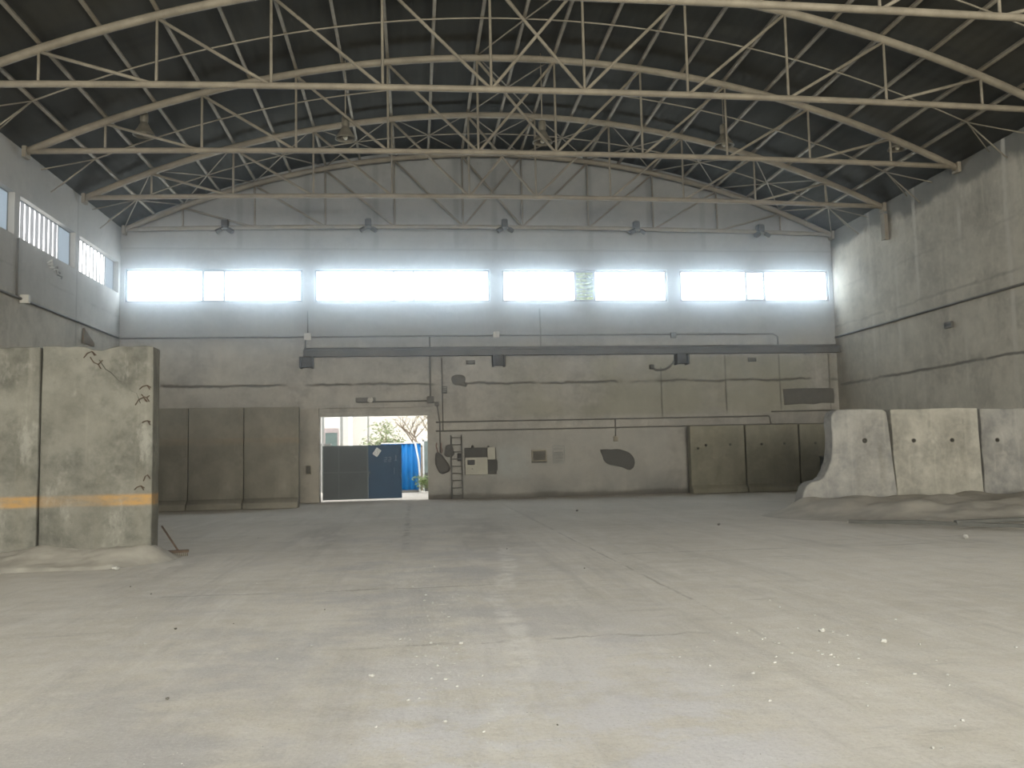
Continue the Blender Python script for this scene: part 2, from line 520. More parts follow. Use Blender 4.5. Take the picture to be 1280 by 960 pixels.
ORD = ['first', 'second', 'third', 'fourth', 'fifth', 'sixth', 'seventh', 'eighth', 'ninth', 'tenth', 'eleventh', 'twelfth',
       'thirteenth', 'fourteenth', 'fifteenth', 'sixteenth', 'seventeenth', 'eighteenth', 'nineteenth', 'twentieth', 'twenty-first', 'twenty-second', 'twenty-third']


def wob_grid_box(bm, x0, x1, y0, y1, z0, z1, step=0.25, amp=0.015, seed=0, top=0.0):
    """a cast concrete slab with slightly uneven faces and a chipped top edge"""
    vs = box(bm, x0, x1, y0, y1, z0, z1)
    faces = list({f for v in vs for f in v.link_faces})
    edges = list({e for f in faces for e in f.edges})
    longest = max(x1 - x0, z1 - z0)
    bmesh.ops.subdivide_edges(bm, edges=[e for e in edges if e.calc_length() > step * 2], cuts=int(min(12, longest / step)), use_grid_fill=True)
    for v in bm.verts:
        p = v.co * 1.7 + Vector((seed * 3.1, 0, seed))
        n = mnoise.noise_vector(p)
        v.co += n * amp
        if top and v.co.z > z1 - 0.05:
            pass


# ------------------------------------------------------------------ the shell
bm = B()
box(bm, XL - 0.4, XR + 0.4, YF - 0.4, YB + 0.4, -0.3, 0.0)
struct(obj('floor', bm, M['floor']))

bm = B()   # curved roof, 0.12 m thick
N = 48
lo, hi = [], []
for i in range(N + 1):
    x = XL - 0.4 + (XR - XL + 0.8) * i / N
    d = min(max(x, XL), XR)
    z = roof_z(d) - (0.12 if x != d else 0)
    lo.append((x, z)); hi.append((x, z + 0.12))
SKY = [8, 16, 24, 32, 40]          # unseen rooflight strips, added to light the near floor from above
SKY_Y = (-20.0, 7.0)
for a, b in zip(range(N), range(1, N + 1)):
    spans = [(YF - 0.4, YB + 0.4)] if not any(k - 1 <= a <= k for k in SKY) else [(YF - 0.4, SKY_Y[0]), (SKY_Y[1], YB + 0.4)]
    for ya, yb in spans:
        vs = [bm.verts.new((x, y, z)) for (x, z) in (lo[a], lo[b], hi[b], hi[a]) for y in (ya, yb)]
        for f in ((0, 2, 3, 1), (4, 6, 7, 5), (0, 1, 7, 6), (2, 4, 5, 3), (0, 6, 4, 2), (1, 3, 5, 7)):
            bm.faces.new([vs[k] for k in f])
struct(obj('ceiling', bm, M['roof']))

WIN = [(-10.66, -4.18), (-3.73, 2.97), (3.44, 10.05), (10.56, 16.78)]
WZ0, WZ1 = 7.56, 8.83
DOOR = (-3.55, 0.48, 3.2)
bm = B()
T = 0.4
box(bm, XL - 0.4, DOOR[0], YB, YB + T, 0, WZ0)
box(bm, DOOR[1], XR + 0.4, YB, YB + T, 0, WZ0)
box(bm, DOOR[0], DOOR[1], YB, YB + T, DOOR[2], WZ0)
xs = [XL - 0.4] + [v for w in WIN for v in w] + [XR + 0.4]
for i in range(0, len(xs), 2):
    box(bm, xs[i], xs[i + 1], YB, YB + T, WZ0, WZ1)
for i in range(N):
    (x0, z0), (x1, z1) = lo[i], lo[i + 1]
    vs = [bm.verts.new(p) for p in ((x0, YB, WZ1), (x1, YB, WZ1), (x1, YB, z1), (x0, YB, z0), (x0, YB + T, WZ1), (x1, YB + T, WZ1), (x1, YB + T, z1), (x0, YB + T, z0))]
    for f in ((0, 1, 2, 3), (5, 4, 7, 6), (0, 4, 5, 1), (3, 2, 6, 7), (0, 3, 7, 4), (1, 5, 6, 2)):
        bm.faces.new([vs[k] for k in f])
bmesh.ops.remove_doubles(bm, verts=bm.verts, dist=0.0005)
struct(obj('wall_back', bm, M['wall_back']))

# left wall with a band of openings between piers
BAYS = [33.5, 29.35, 25.0, 20.6, 16.2, 11.8, 7.4, 3.0, -1.4, -5.8, -10.2, -14.6, -19.0, -23.4]
LZ0, LZ1 = 7.87, 9.05
bm = B()
box(bm, XL - T, XL, YF, YB, 0, LZ0)
box(bm, XL - T, XL, YF, YB, LZ1, EAVE)
OPEN = []
prev = YF
for a, b in zip(BAYS[::-1], BAYS[::-1][1:]):
    y0, y1 = a + 0.2, b - 0.12
    OPEN.append((y0, y1))
    box(bm, XL - T, XL, prev, y0, LZ0, LZ1)
    prev = y1
box(bm, XL - T, XL, prev, YB, LZ0, LZ1)
struct(obj('wall_left', bm, M['wall_left']))

bm = B()
box(bm, XR, XR + T, YF, YB, 0, EAVE)
struct(obj('wall_right', bm, M['wall_right']))

# wall behind the camera: an unseen truck doorway, added as a source of frontal light
FD = (-5.5, 11.7, 7.2)
bm = B()
box(bm, XL - T, FD[0], YF - T, YF, 0, FD[2])
box(bm, FD[1], XR + T, YF - T, YF, 0, FD[2])
for i in range(N):
    (x0, z0), (x1, z1) = lo[i], lo[i + 1]
    vs = [bm.verts.new(p) for p in ((x0, YF - T, FD[2]), (x1, YF - T, FD[2]), (x1, YF - T, z1), (x0, YF - T, z0), (x0, YF, FD[2]), (x1, YF, FD[2]), (x1, YF, z1), (x0, YF, z0))]
    for f in ((0, 1, 2, 3), (5, 4, 7, 6), (0, 4, 5, 1), (3, 2, 6, 7), (0, 3, 7, 4), (1, 5, 6, 2)):
        bm.faces.new([vs[k] for k in f])
bmesh.ops.remove_doubles(bm, verts=bm.verts, dist=0.0005)
struct(obj('wall_front', bm, M['wall_front']))

# door surround: steel lintel strips
bm = B()
box(bm, DOOR[0] - 0.15, DOOR[1] + 0.15, YB - 0.05, YB, DOOR[2], DOOR[2] + 0.16)
box(bm, DOOR[0] - 0.25, DOOR[1] + 0.2, YB - 0.09, YB, DOOR[2] + 0.30, DOOR[2] + 0.36)
struct(obj('trim_1', bm, M['wall_back'], bevel=0.01))
# pier left of the doorway stands proud of the wall
bm = B(); box(bm, DOOR[0] - 0.72, DOOR[0] - 0.02, YB - 0.12, YB, 0, 3.5)
struct(obj('trim_2', bm, M['wall_left'], bevel=0.02))


# ------------------------------------------------------------------ windows
MULL = [(-7.86, -7.07), (-0.74, 0.02), (6.34, 7.11), (13.32, 14.09)]
for i, ((x0, x1), (a, b)) in enumerate(zip(WIN, MULL)):
    w = bpy.data.objects.new('window_%d' % (i + 1), None)
    COL.objects.link(w)
    w.location = ((x0 + x1) / 2, YB + 0.12, WZ0)
    cx = (x0 + x1) / 2
    struct(w, ['wide daylit window above the doorway side, nearest the left corner', 'wide daylit window second from the left corner',
               'wide daylit window with green leaves behind its open louvre', 'wide daylit window nearest the right wall'][i])
    H = WZ1 - WZ0

    def frame(bm):
        t = 0.085
        box(bm, x0 - cx, x1 - cx, -0.03, 0.03, 0, t)
        box(bm, x0 - cx, x1 - cx, -0.03, 0.03, H - t, H)
        for p in (x0 + t / 2, x1 - t / 2, a, b):
            box(bm, p - cx - t / 2, p - cx + t / 2, -0.05, 0.03, 0, H)
    part('window_frame', M['frame'] if i < 2 else M['frame_rust'], w, frame)
    part('pane', M['pane_back'], w, lambda bm: box(bm, x0 - cx + 0.03, a - cx - 0.02, -0.008, 0.008, 0.03, H - 0.03))
    part('pane', M['pane_back'], w, lambda bm: box(bm, b - cx + 0.02, x1 - cx - 0.03, -0.008, 0.008, 0.03, H - 0.03))
    nsl = (5, 0, 9, 8)[i]
    if i == 1:
        part('pane', M['pane_back'], w, lambda bm: box(bm, a - cx + 0.02, b - cx - 0.02, -0.008, 0.008, 0.03, H - 0.03))
    else:
        for k in range(nsl):
            zz = H * (k + 0.6) / nsl if i != 0 else 0.06 + 0.13 * k
            mt = Matrix.Translation((0, 0, zz)) @ Matrix.Rotation(math.radians(12), 4, 'X')
            part('louvre_blade', M['frame_rust'] if i != 2 else M['frame'], w,
                 lambda bm: box(bm, a - cx + 0.02, b - cx - 0.02, -0.06, 0.06, -0.012, 0.012, mt))
        if i != 2:
            part('pane', M['pane_lou'], w, lambda bm: box(bm, a - cx + 0.02, b - cx - 0.02, 0.075, 0.085, 0.03, H - 0.03))

k = 5
for (y0, y1) in OPEN[::-1]:
    w = bpy.data.objects.new('window_%d' % k, None)
    COL.objects.link(w)
    w.location = (XL - 0.2, (y0 + y1) / 2, LZ0)
    struct(w)
    cy = (y0 + y1) / 2
    H = LZ1 - LZ0
    ym = y0 + (y1 - y0) * 0.77

    def frame(bm):
        t = 0.03
        box(bm, -0.03, 0.03, y0 - cy, y1 - cy, 0, t)
        box(bm, -0.03, 0.03, y0 - cy, y1 - cy, H - t, H)
        for p in (y0 + t / 2, ym, y1 - t / 2):
            box(bm, -0.03, 0.03, p - cy - t / 2, p - cy + t / 2, 0, H)
    part('window_frame', M['frame'], w, frame)

    def ribbed(bm):
        n = 120
        L_ = ym - y0 - 0.06
        prof = [(0.02 * math.cos(2 * PI * (L_ * j / n) / 0.33), y0 - cy + 0.03 + L_ * j / n) for j in range(n + 1)]
        lo_ = [bm.verts.new((px, py, 0.03)) for px, py in prof]
        hi_ = [bm.verts.new((px, py, H - 0.03)) for px, py in prof]
        for j in range(n):
            bm.faces.new((lo_[j], lo_[j + 1], hi_[j + 1], hi_[j]))
    o = part('ribbed_pane', M['pane_left'], w, ribbed)
    part('tinted_pane', M['pane_dim'], w, lambda bm: box(bm, -0.008, 0.008, ym - cy + 0.02, y1 - cy - 0.03, 0.03, H - 0.03))
    k += 1


# ------------------------------------------------------------------ roof steel
def make_truss():
    t = thing('roof_truss', '', 'truss', (XC, TRUSS_Y[0], 10.2), 0, 'arched roof trusses')

    def loc(x, z): return (x - XC, 0, z - 10.2)
    n = 36
    part('top_chord', M['paint'], t, lambda bm: tube(bm, [loc(ENDS[0] + (ENDS[1] - ENDS[0]) * i / n, chord_z(ENDS[0] + (ENDS[1] - ENDS[0]) * i / n)) for i in range(n + 1)], 0.105, 10))
    part('bottom_chord', M['paint'], t, lambda bm: tube(bm, [loc(ENDS[0] + (ENDS[1] - ENDS[0]) * i / 12, tie_z(ENDS[0] + (ENDS[1] - ENDS[0]) * i / 12)) for i in range(13)], 0.08, 10))
    for x in NODES:
        part('vertical', M['paint_thin'], t, lambda bm: tube(bm, [loc(x, tie_z(x)), loc(x, chord_z(x))], 0.036, 6))
    for a, b in [(k, k + 1) for k in range(4)] + [(9 - k, 8 - k) for k in range(4)] + [(4, 5), (5, 4)]:
        part('diagonal', M['paint_thin'], t, lambda bm: tube(bm, [loc(NODES[a], chord_z(NODES[a]) - 0.06), loc(NODES[b], tie_z(NODES[b]))], 0.042, 6))
    for e, s in ((ENDS[0], 1), (ENDS[1], -1)):
        part('bearing_plate', M['paint_thin'], t, lambda bm: box(bm, e - XC - 0.06, e - XC + 0.06, -0.16, 0.16, -0.16, 0.16), bevel=0.02)
    return t


truss = make_truss()
TL = ['arched steel roof truss against the back gable wall', 'arched steel roof truss second from the back wall',
      'arched steel roof truss carrying the row of bell lamps, third from back', 'large arched roof truss fourth from the back wall, ends cut by the frame',
      'nearest roof truss, only its tie seen along the top edge']
for i, y in enumerate(TRUSS_Y):
    o = truss if i == 0 else copy_tree(truss)
    o.location.y = y
    o['label'] = TL[i]

# purlins, on the nodes and half way between
stops = [ENDS[0]] + NODES + [ENDS[1]]
PX = []
for a, b in zip(stops, stops[1:]):
    PX.append((a + b) / 2)
    if b != ENDS[1]:
        PX.append(b)
PX = PX[0:]


def purlin_z(x): return chord_z(x) + 0.105 + 0.05


for i, x in enumerate(PX):
    bm = B()
    sl = math.asin(max(-1, min(1, -(x - XC) / 32.0)))
    mt = Matrix.Translation((x, 0, purlin_z(x))) @ Matrix.Rotation(sl * -1.0, 4, 'Y')
    box(bm, -0.045, 0.045, 8.0, YB - 0.01, -0.05, 0.05, mt)
    o = obj('purlin', bm, M['paint_thin'], bevel=0.01, seg=1)
    j = i if x < XC else len(PX) - 1 - i
    side = 'left' if x < XC - 0.01 else 'right'
    lab = 'steel roof purlin running the hall length, %s from the %s wall' % (ORD[j], side)
    if abs(x - XC) < 0.05:
        lab = 'steel roof purlin along the ridge in the middle of the roof'
    tag(o, lab, 'purlin', 'roof purlins')

# thin arches half way between trusses, with knee struts at the walls
MID = [(a + b) / 2 for a, b in zip(TRUSS_Y, TRUSS_Y[1:])]
ml = ['next to the back wall', 'in front of the second truss from the back', 'behind the fourth truss from the back', 'in the nearest roof bay']
for i, y in enumerate(MID):
    t = thing('tie_arch', 'thin curved tie rod under the purlins ' + ml[i], 'tie rod', (XC, y, 10.3), 0, 'thin arched tie rods')
    n = 36
    e0, e1 = PX[0], PX[-1]
    pts = [(e0 + (e1 - e0) * k / n - XC, 0, purlin_z(e0 + (e1 - e0) * k / n) - 0.07 - 10.3) for k in range(n + 1)]
    part('rod', M['paint_thin'], t, lambda bm: tube(bm, pts, 0.022, 6))
    for e, wx in ((e0, XL), (e1, XR)):
        zz = purlin_z(e) - 0.07 - 10.3
        s = 1 if wx > e else -1
        part('knee_strut', M['paint_thin'], t, lambda bm: tube(bm, [(e - XC, 0, zz), (wx - s * 0.02 - XC, 0, 9.75 - 10.3)], 0.02, 6))
        part('knee_strut', M['paint_thin'], t, lambda bm: tube(bm, [(e - XC, 0, zz), (wx - s * 0.02 - XC, 0.75, 10.2 - 10.3)], 0.02, 6))
        part('knee_strut', M['paint_thin'], t, lambda bm: tube(bm, [(e - XC, 0, zz), (wx - s * 0.02 - XC, -0.75, 10.2 - 10.3)], 0.02, 6))


def cross(a, b, y0, y1, label):
    t = thing('cross_brace', label, 'brace', ((a + b) / 2, (y0 + y1) / 2, purlin_z((a + b) / 2)), 0, 'roof cross braces')
    c = t.location
    for p, q in (((a, y0), (b, y1)), ((b, y0), (a, y1))):
        n = 6
        pts = []
        for k in range(n + 1):
            x = p[0] + (q[0] - p[0]) * k / n
            y = p[1] + (q[1] - p[1]) * k / n
            pts.append(Vector((x, y, chord_z(x) + 0.06)) - c)
        part('rod', M['paint_thin'], t, lambda bm: tube(bm, pts, 0.022, 6))


for k, (a, b) in enumerate(zip(stops, stops[1:])):
    cross(a, b, TRUSS_Y[1], TRUSS_Y[0], 'thin crossed roof brace in the bay at the back wall, %s panel from the left' % ORD[k])
for k, nm in ((1, 'between second and third trusses from the back'), (2, 'between third and fourth trusses from the back'), (3, 'in the nearest bay at the top edge')):
    cross(NODES[4], NODES[5], TRUSS_Y[k + 1], TRUSS_Y[k], 'thin crossed roof brace under the ridge ' + nm)


# ------------------------------------------------------------------ hanging lamps and floodlights
def bell_lamp(x, top):
    t = thing('bell_lamp', '', 'lamp', (x, 25.32, 11.0), 0, 'bell lamps along the third truss')
    L_ = top - 11.0
    part('suspension_rod', M['paint_thin'], t, lambda bm: tube(bm, [(0, 0, 0.5), (0, 0, L_)], 0.018, 6))
    part('ballast_housing', M['lamp_metal'], t, lambda bm: lathe(bm, [(0.03, 0.56), (0.09, 0.55), (0.115, 0.5), (0.115, 0.30), (0.10, 0.26), (0.10, 0.22)], 20))

    def hood(bm):
        pr = [(0.10, 0.24), (0.125, 0.20), (0.16, 0.12), (0.21, 0.04), (0.265, -0.04), (0.30, -0.10), (0.305, -0.125)]
        inn = [(r - 0.012, z - 0.004) for r, z in pr[::-1]]
        pr = pr + inn
        rings = [[bm.verts.new((r * math.cos(2 * PI * k / 28), r * math.sin(2 * PI * k / 28), z)) for k in range(28)] for r, z in pr]
        for a, b in zip(rings, rings[1:]):
            for k in range(28):
                f = bm.faces.new((a[k], a[(k + 1) % 28], b[(k + 1) % 28], b[k]))
                f.smooth = True
        bm.faces.new(rings[0]); bm.faces.new(rings[-1])
    part('hood', M['lamp_metal'], t, hood)
    part('bulb', M['lamp_glass'], t, lambda bm: lathe(bm, [(0.03, 0.16), (0.035, 0.10), (0.06, 0.02), (0.075, -0.05), (0.06, -0.11), (0.02, -0.14)], 16))
    return t


LL = ['rusty bell lamp nearest the left wall', 'rusty bell lamp second from the left wall', 'rusty bell lamp hanging in the middle of the roof',
      'rusty bell lamp second from the right wall', 'rusty bell lamp nearest the right wall']
for x, l in zip((-7.57, -1.91, 3.9, 9.52, 15.14), LL):
    bell_lamp(x, purlin_z(x) - 0.02 if False else roof_z(x) - 0.0)['label'] = l


def floodlight(x):
    t = thing('floodlight', '', 'floodlight', (x, 33.0, 10.25), 0, 'twin floodlights on the gable truss')
    zb = tie_z(x) - 10.25
    part('clamp', M['grey_steel'], t, lambda bm: box(bm, -0.09, 0.09, -0.02, 0.32, zb - 0.10, zb + 0.26), bevel=0.02)
    part('junction_box', M['dark_steel'], t, lambda bm: box(bm, -0.13, 0.11, -0.10, 0.03, zb - 0.06, zb + 0.2), bevel=0.02)
    for s in (-1, 1):
        mt = Matrix.Translation((s * 0.21, -0.10, zb - 0.22)) @ Matrix.Rotation(s * 0.55, 4, 'Y') @ Matrix.Rotation(0.5, 4, 'X')
        h = part('lamp_head', M['dark_steel'], t, lambda bm: box(bm, -0.11, 0.11, -0.10, 0.10, -0.075, 0.075, mt), bevel=0.02)
        part('lens', M['lamp_glass'], h, lambda bm: box(bm, -0.09, 0.09, -0.085, 0.085, -0.085, -0.07, mt))
        part('arm', M['dark_steel'], t, lambda bm: tube(bm, [(s * 0.06, -0.03, zb - 0.04), (s * 0.2, -0.08, zb - 0.17)], 0.02, 6))
    return t


FL = ['small twin floodlight on the gable truss nearest the left wall', 'small twin floodlight second from the left on the gable truss',
      'small twin floodlight in the middle of the gable truss', 'small twin floodlight second from the right on the gable truss', 'small twin floodlight on the gable truss nearest the right wall']
for x, l in zip((-6.92, -1.65, 3.54, 8.72, 13.78), FL):
    floodlight(x)['label'] = l


# ------------------------------------------------------------------ fittings on the back wall
def pipe(name, pts, r, mat, label, cat, boxes=(), joint='junction_box'):
    o = Vector(pts[0])
    t = thing(name, label, cat, o)
    part('pipe', mat, t, lambda bm: tube(bm, [Vector(p) - o for p in pts], r, 8))
    for (bx, by, bz, s, m_) in boxes:
        part(joint, m_, t, lambda bm: box(bm, bx - o.x - s, bx - o.x + s, by - o.y - 0.06, by - o.y + 0.06, bz - o.z - s, bz - o.z + s), bevel=0.015)
    return t


Y1 = YB - 0.04
pipe('conduit', [(-10.75, Y1, 6.2), (2, Y1, 6.23), (14.3, Y1, 6.24), (14.5, Y1, 6.12), (14.5, Y1, 5.8)], 0.032, M['pipe'],
     'thin grey conduit below the back windows with pale junction boxes', 'pipe',
     [(-3.98, YB - 0.07, 6.22, 0.13, M['pipe_pale']), (3.17, YB - 0.07, 6.26, 0.12, M['pipe_pale']), (10.2, YB - 0.07, 6.2, 0.11, M['pipe'])])
pipe('conduit', [(-4.06, YB - 0.1, 6.15), (-4.06, YB - 0.1, 5.75)], 0.03, M['pipe'], 'short upright conduit joining the rail end to the junction box', 'pipe')
pipe('conduit', [(-3.98, Y1, 7.2), (-3.98, Y1, 6.38)], 0.02, M['pipe'], 'short upright conduit under the pier between the left windows', 'pipe')

t = thing('steel_rail', 'long dark steel I-beam rail fixed across the back wall', 'beam', (6.5, YB - 0.3, 5.43))


def ibeam(bm):
    x0, x1 = -4.1 - 6.5, 17.0 - 6.5 - 0.06
    box(bm, x0, x1, -0.14, 0.14, 0, 0.05)
    box(bm, x0, x1, -0.03, 0.03, 0.05, 0.22)
    box(bm, x0, x1, -0.14, 0.14, 0.22, 0.27)


part('beam', M['rail'], t, ibeam)
part('top_pipe', M['pipe'], t, lambda bm: tube(bm, [(-10.6, 0.2, 0.33), (10.4, 0.2, 0.33)], 0.04, 8))
for x in (-4.0, 3.23, 10.45):
    b_ = part('bracket', M['dark_steel'], t, lambda bm: (box(bm, x - 6.5 - 0.25, x - 6.5 - 0.17, -0.16, 0.3, -0.42, 0.0), box(bm, x - 6.5 + 0.17, x - 6.5 + 0.25, -0.16, 0.3, -0.42, 0.0),
                                                    box(bm, x - 6.5 - 0.17, x - 6.5 + 0.17, -0.02, 0.3, -0.38, 0.0)), bevel=0.01)

pipe('conduit', [(0.6, Y1, 6.2), (0.6, Y1, 3.78), (0.85, Y1, 3.62), (0.95, Y1, 2.9), (0.95, Y1, 1.75)], 0.025, M['pipe'], 'upright conduit beside the doorway running down to the ladder', 'pipe',
     [(0.6, YB - 0.06, 3.78, 0.13, M['pipe']), (0.84, YB - 0.06, 3.62, 0.08, M['pipe'])])
pipe('conduit', [(1.05, Y1, 5.38), (1.07, Y1, 2.6)], 0.022, M['pipe'], 'thin upright conduit left of the round cement patch', 'pipe')
pipe('conduit', [(-2.15, Y1, 3.72), (0.5, Y1, 3.74)], 0.024, M['pipe'], 'level conduit above the doorway', 'pipe')

t = thing('wall_lamp', 'pale bulkhead lamp above the doorway', 'lamp', (-1.66, YB, 3.8))
part('base_plate', M['grey_steel'], t, lambda bm: box(bm, -0.55, 0.2, -0.05, 0, -0.09, 0.10), bevel=0.02)
part('globe', M['pipe_pale'], t, lambda bm: bmesh.ops.create_uvsphere(bm, u_segments=16, v_segments=10, radius=0.11, matrix=Matrix.Translation((0, -0.10, 0.0))))

t = thing('conduit', 'upper of two long level conduits across the dado, with a switch drop', 'pipe', (0.8, Y1, 2.92))
part('pipe', M['pipe'], t, lambda bm: tube(bm, [(0, 0, 0), (13.2, 0, 0.03), (13.26, 0, -0.28), ], 0.025, 8))
part('drop_pipe', M['pipe'], t, lambda bm: tube(bm, [(6.96, 0, 0), (6.95, 0, -0.7)], 0.022, 8))
part('switch', M['brown_box'], t, lambda bm: box(bm, 6.86, 7.04, -0.05, 0.04, -0.86, -0.66), bevel=0.015)
pipe('conduit', [(0.8, Y1, 2.58), (8, Y1, 2.6), (13.9, Y1, 2.62), (16.75, Y1, 2.6)], 0.025, M['pipe'], 'lower of two long level conduits across the dado', 'pipe')
pipe('conduit', [(14.1, Y1, 3.12), (16.75, Y1, 3.14)], 0.025, M['pipe'], 'short level conduit under the dark rectangular cement patch', 'pipe')
pipe('conduit', [(9.3, YB - 0.06, 4.93), (9.45, YB - 0.06, 4.82), (9.8, YB - 0.06, 4.84), (10.0, YB - 0.06, 4.95), (10.2, YB - 0.06, 5.15)], 0.045, M['pipe'],
     'bent pipe stub hanging under the right rail bracket', 'pipe', [(9.28, YB - 0.08, 4.95, 0.09, M['dark_steel'])], 'cap')


def patch(name, pts, mat, label, cat, depth=0.025):
    bm = B()
    cx = sum(p[0] for p in pts) / len(pts); cz = sum(p[1] for p in pts) / len(pts)
    prism(bm, [(p[0] - cx, p[1] - cz) for p in pts], -depth, 0.0)
    o = obj(name, bm, mat, bevel=0.008, seg=1)
    o.location = (cx, YB, cz)
    return tag(o, label, cat)


patch('cement_patch', [(7.13, 1.75), (7.14, 1.66), (7.22, 1.5), (7.25, 1.36), (7.36, 1.22), (7.55, 1.13), (7.74, 1.1), (8.0, 1.04), (8.18, 0.95), (8.3, 0.93), (8.44, 1.04), (8.49, 1.2), (8.46, 1.42), (8.3, 1.6), (8.05, 1.71), (7.83, 1.77), (7.55, 1.74), (7.36, 1.77)],
      M['mortar'], 'large dark grey cement patch low on the back wall', 'patch')
rp = [(1.68 + 0.27 * math.cos(a) * (1 + 0.1 * math.sin(3 * a)), 4.52 + 0.24 * math.sin(a) * (1 + 0.12 * math.cos(2 * a))) for a in [2 * PI * k / 18 for k in range(18)]]
rp[15] = (1.97, 4.25); rp[16] = (2.02, 4.33)
patch('cement_patch', rp, M['mortar2'], 'round grey cement patch right of the doorway top', 'patch')
patch('cement_patch', [(14.62, 4.02), (15.4, 4.04), (16.5, 4.03), (16.76, 4.02), (16.75, 3.42), (16.2, 3.44), (15.9, 3.38), (15.4, 3.42), (14.66, 3.37)], M['mortar2'], 'dark rectangular cement patch near the right corner', 'patch')


def vent(x, z, w, h, label, mat):
    t = thing('wall_vent', label, 'vent', (x, YB, z))
    part('frame', mat, t, lambda bm: (box(bm, -w, w, -0.04, 0, h - 0.03, h), box(bm, -w, w, -0.04, 0, -h, -h + 0.03), box(bm, -w, -w + 0.03, -0.04, 0, -h, h), box(bm, w - 0.03, w, -0.04, 0, -h, h)))
    part('grille', M['black'], t, lambda bm: [box(bm, -w + 0.03, w - 0.03, -0.03, -0.005, -h + 0.03 + 0.05 * k, -h + 0.06 + 0.05 * k) for k in range(max(1, int((2 * h - 0.06) / 0.05)))])


vent(2.16, 5.2, 0.17, 0.08, 'small flat vent under the rail left of middle', M['dark_steel'])
vent(1.14, 4.15, 0.11, 0.14, 'small upright dark vent left of the round cement patch', M['dark_steel'])
vent(13.4, 5.2, 0.17, 0.08, 'small flat vent under the rail near the right corner', M['dark_steel'])

t = thing('socket_box', 'small brown electric box on the pier left of the doorway', 'electric box', (-3.95, YB - 0.12, 1.22))
part('box', M['brown_box'], t, lambda bm: box(bm, -0.1, 0.1, -0.08, 0, -0.17, 0.17), bevel=0.01)
part('cover', M['mortar2'], t, lambda bm: box(bm, -0.08, 0.08, -0.095, -0.08, -0.14, 0.14))

# switchboard group
t = thing('switchboard', 'cream electric switchboard with dark meter window right of the ladder', 'switchboard', (2.4, YB, 0.9))
part('back_board', M['board_dark'], t, lambda bm: box(bm, -0.54, 0.68, -0.03, 0, 0.0, 1.02), bevel=0.008)
part('cabinet_door', M['cream_board'], t, lambda bm: box(bm, -0.51, 0.34, -0.10, -0.03, 0.0, 0.65), bevel=0.01)
part('meter_window', M['black'], t, lambda bm: box(bm, -0.43, -0.15, -0.115, -0.10, 0.37, 0.56))
part('latch', M['pipe_pale'], t, lambda bm: bmesh.ops.create_uvsphere(bm, u_segments=10, v_segments=8, radius=0.035, matrix=Matrix.Translation((-0.24, -0.105, 0.24))))
part('upper_panel', M['board_dark'], t, lambda bm: box(bm, -0.54, 0.34, -0.06, -0.03, 0.67, 1.02), bevel=0.008)
part('side_sheet', M['cream_board'], t, lambda bm: box(bm, 0.35, 0.64, -0.07, -0.03, 0.56, 1.02), bevel=0.006)
part('lower_panel', M['board_dark'], t, lambda bm: box(bm, 0.35, 0.72, -0.08, -0.03, 0.14, 0.54), bevel=0.01)
part('cable_gland', M['dark_steel'], t, lambda bm: (lathe(bm, [(0.05, 1.0), (0.05, 1.08), (0.02, 1.12)], 12, (-0.22, -0.03, 0)), lathe(bm, [(0.04, 1.0), (0.04, 1.06), (0.015, 1.09)], 12, (0.38, -0.03, 0))))

t = thing('brown_panel', 'small brown framed box on the wall right of the switchboard', 'electric box', (4.73, YB, 1.3))
part('case', M['brown_box'], t, lambda bm: box(bm, -0.29, 0.29, -0.10, 0, 0.0, 0.5), bevel=0.03)
part('recess', M['mortar2'], t, lambda bm: box(bm, -0.24, 0.24, -0.108, -0.10, 0.09, 0.44))
part('sill', M['board_dark'], t, lambda bm: box(bm, -0.29, 0.29, -0.12, 0, 0.0, 0.05))

t = thing('wall_stencil', 'faded grey blue painted notice of text lines on the wall', 'sign', (5.5, YB, 1.25))
part('border', M['teal_paint'], t, lambda bm: (box(bm, -0.23, -0.215, -0.006, 0, 0, 0.68), box(bm, 0.215, 0.23, -0.006, 0, 0.1, 0.68), box(bm, -0.23, 0.23, -0.006, 0, 0.665, 0.68), box(bm, -0.23, 0.23, -0.006, 0, 0.03, 0.045)))
rr = random.Random(4)


def glyphs(bm):
    for row, (z, h) in enumerate(((0.53, 0.075), (0.40, 0.05), (0.30, 0.075), (0.17, 0.085), (0.08, 0.04))):
        x = -0.19
        while x < 0.17:
            w_ = rr.uniform(0.018, 0.045)
            box(bm, x, x + w_, -0.006, 0, z, z + 0.012)
            box(bm, x, x + 0.010, -0.006, 0, z, z + h)
            if rr.random() < 0.7:
                box(bm, x, x + w_, -0.006, 0, z + h * 0.5, z + h * 0.5 + 0.011)
            if rr.random() < 0.6:
                box(bm, x, x + w_, -0.006, 0, z + h - 0.012, z + h)
            x += w_ + 0.014


part('text_lines', M['teal_paint'], t, glyphs)

# ladder
t = thing('ladder', 'narrow grey metal ladder leaning on the back wall', 'ladder', (1.56, YB - 0.42, 0.0))


def lad(z): return 0.36 * z / 2.4


for s in (-1, 1):
    part('stile', M['grey_steel'], t, lambda bm: tube(bm, [(s * 0.2, lad(0), 0.02), (s * 0.2, lad(2.42), 2.42)], 0.026, 8))
for k in range(9):
    z = 0.16 + 0.27 * k
    part('rung', M['grey_steel'], t, lambda bm: tube(bm, [(-0.2, lad(z), z), (0.2, lad(z), z)], 0.02, 8))

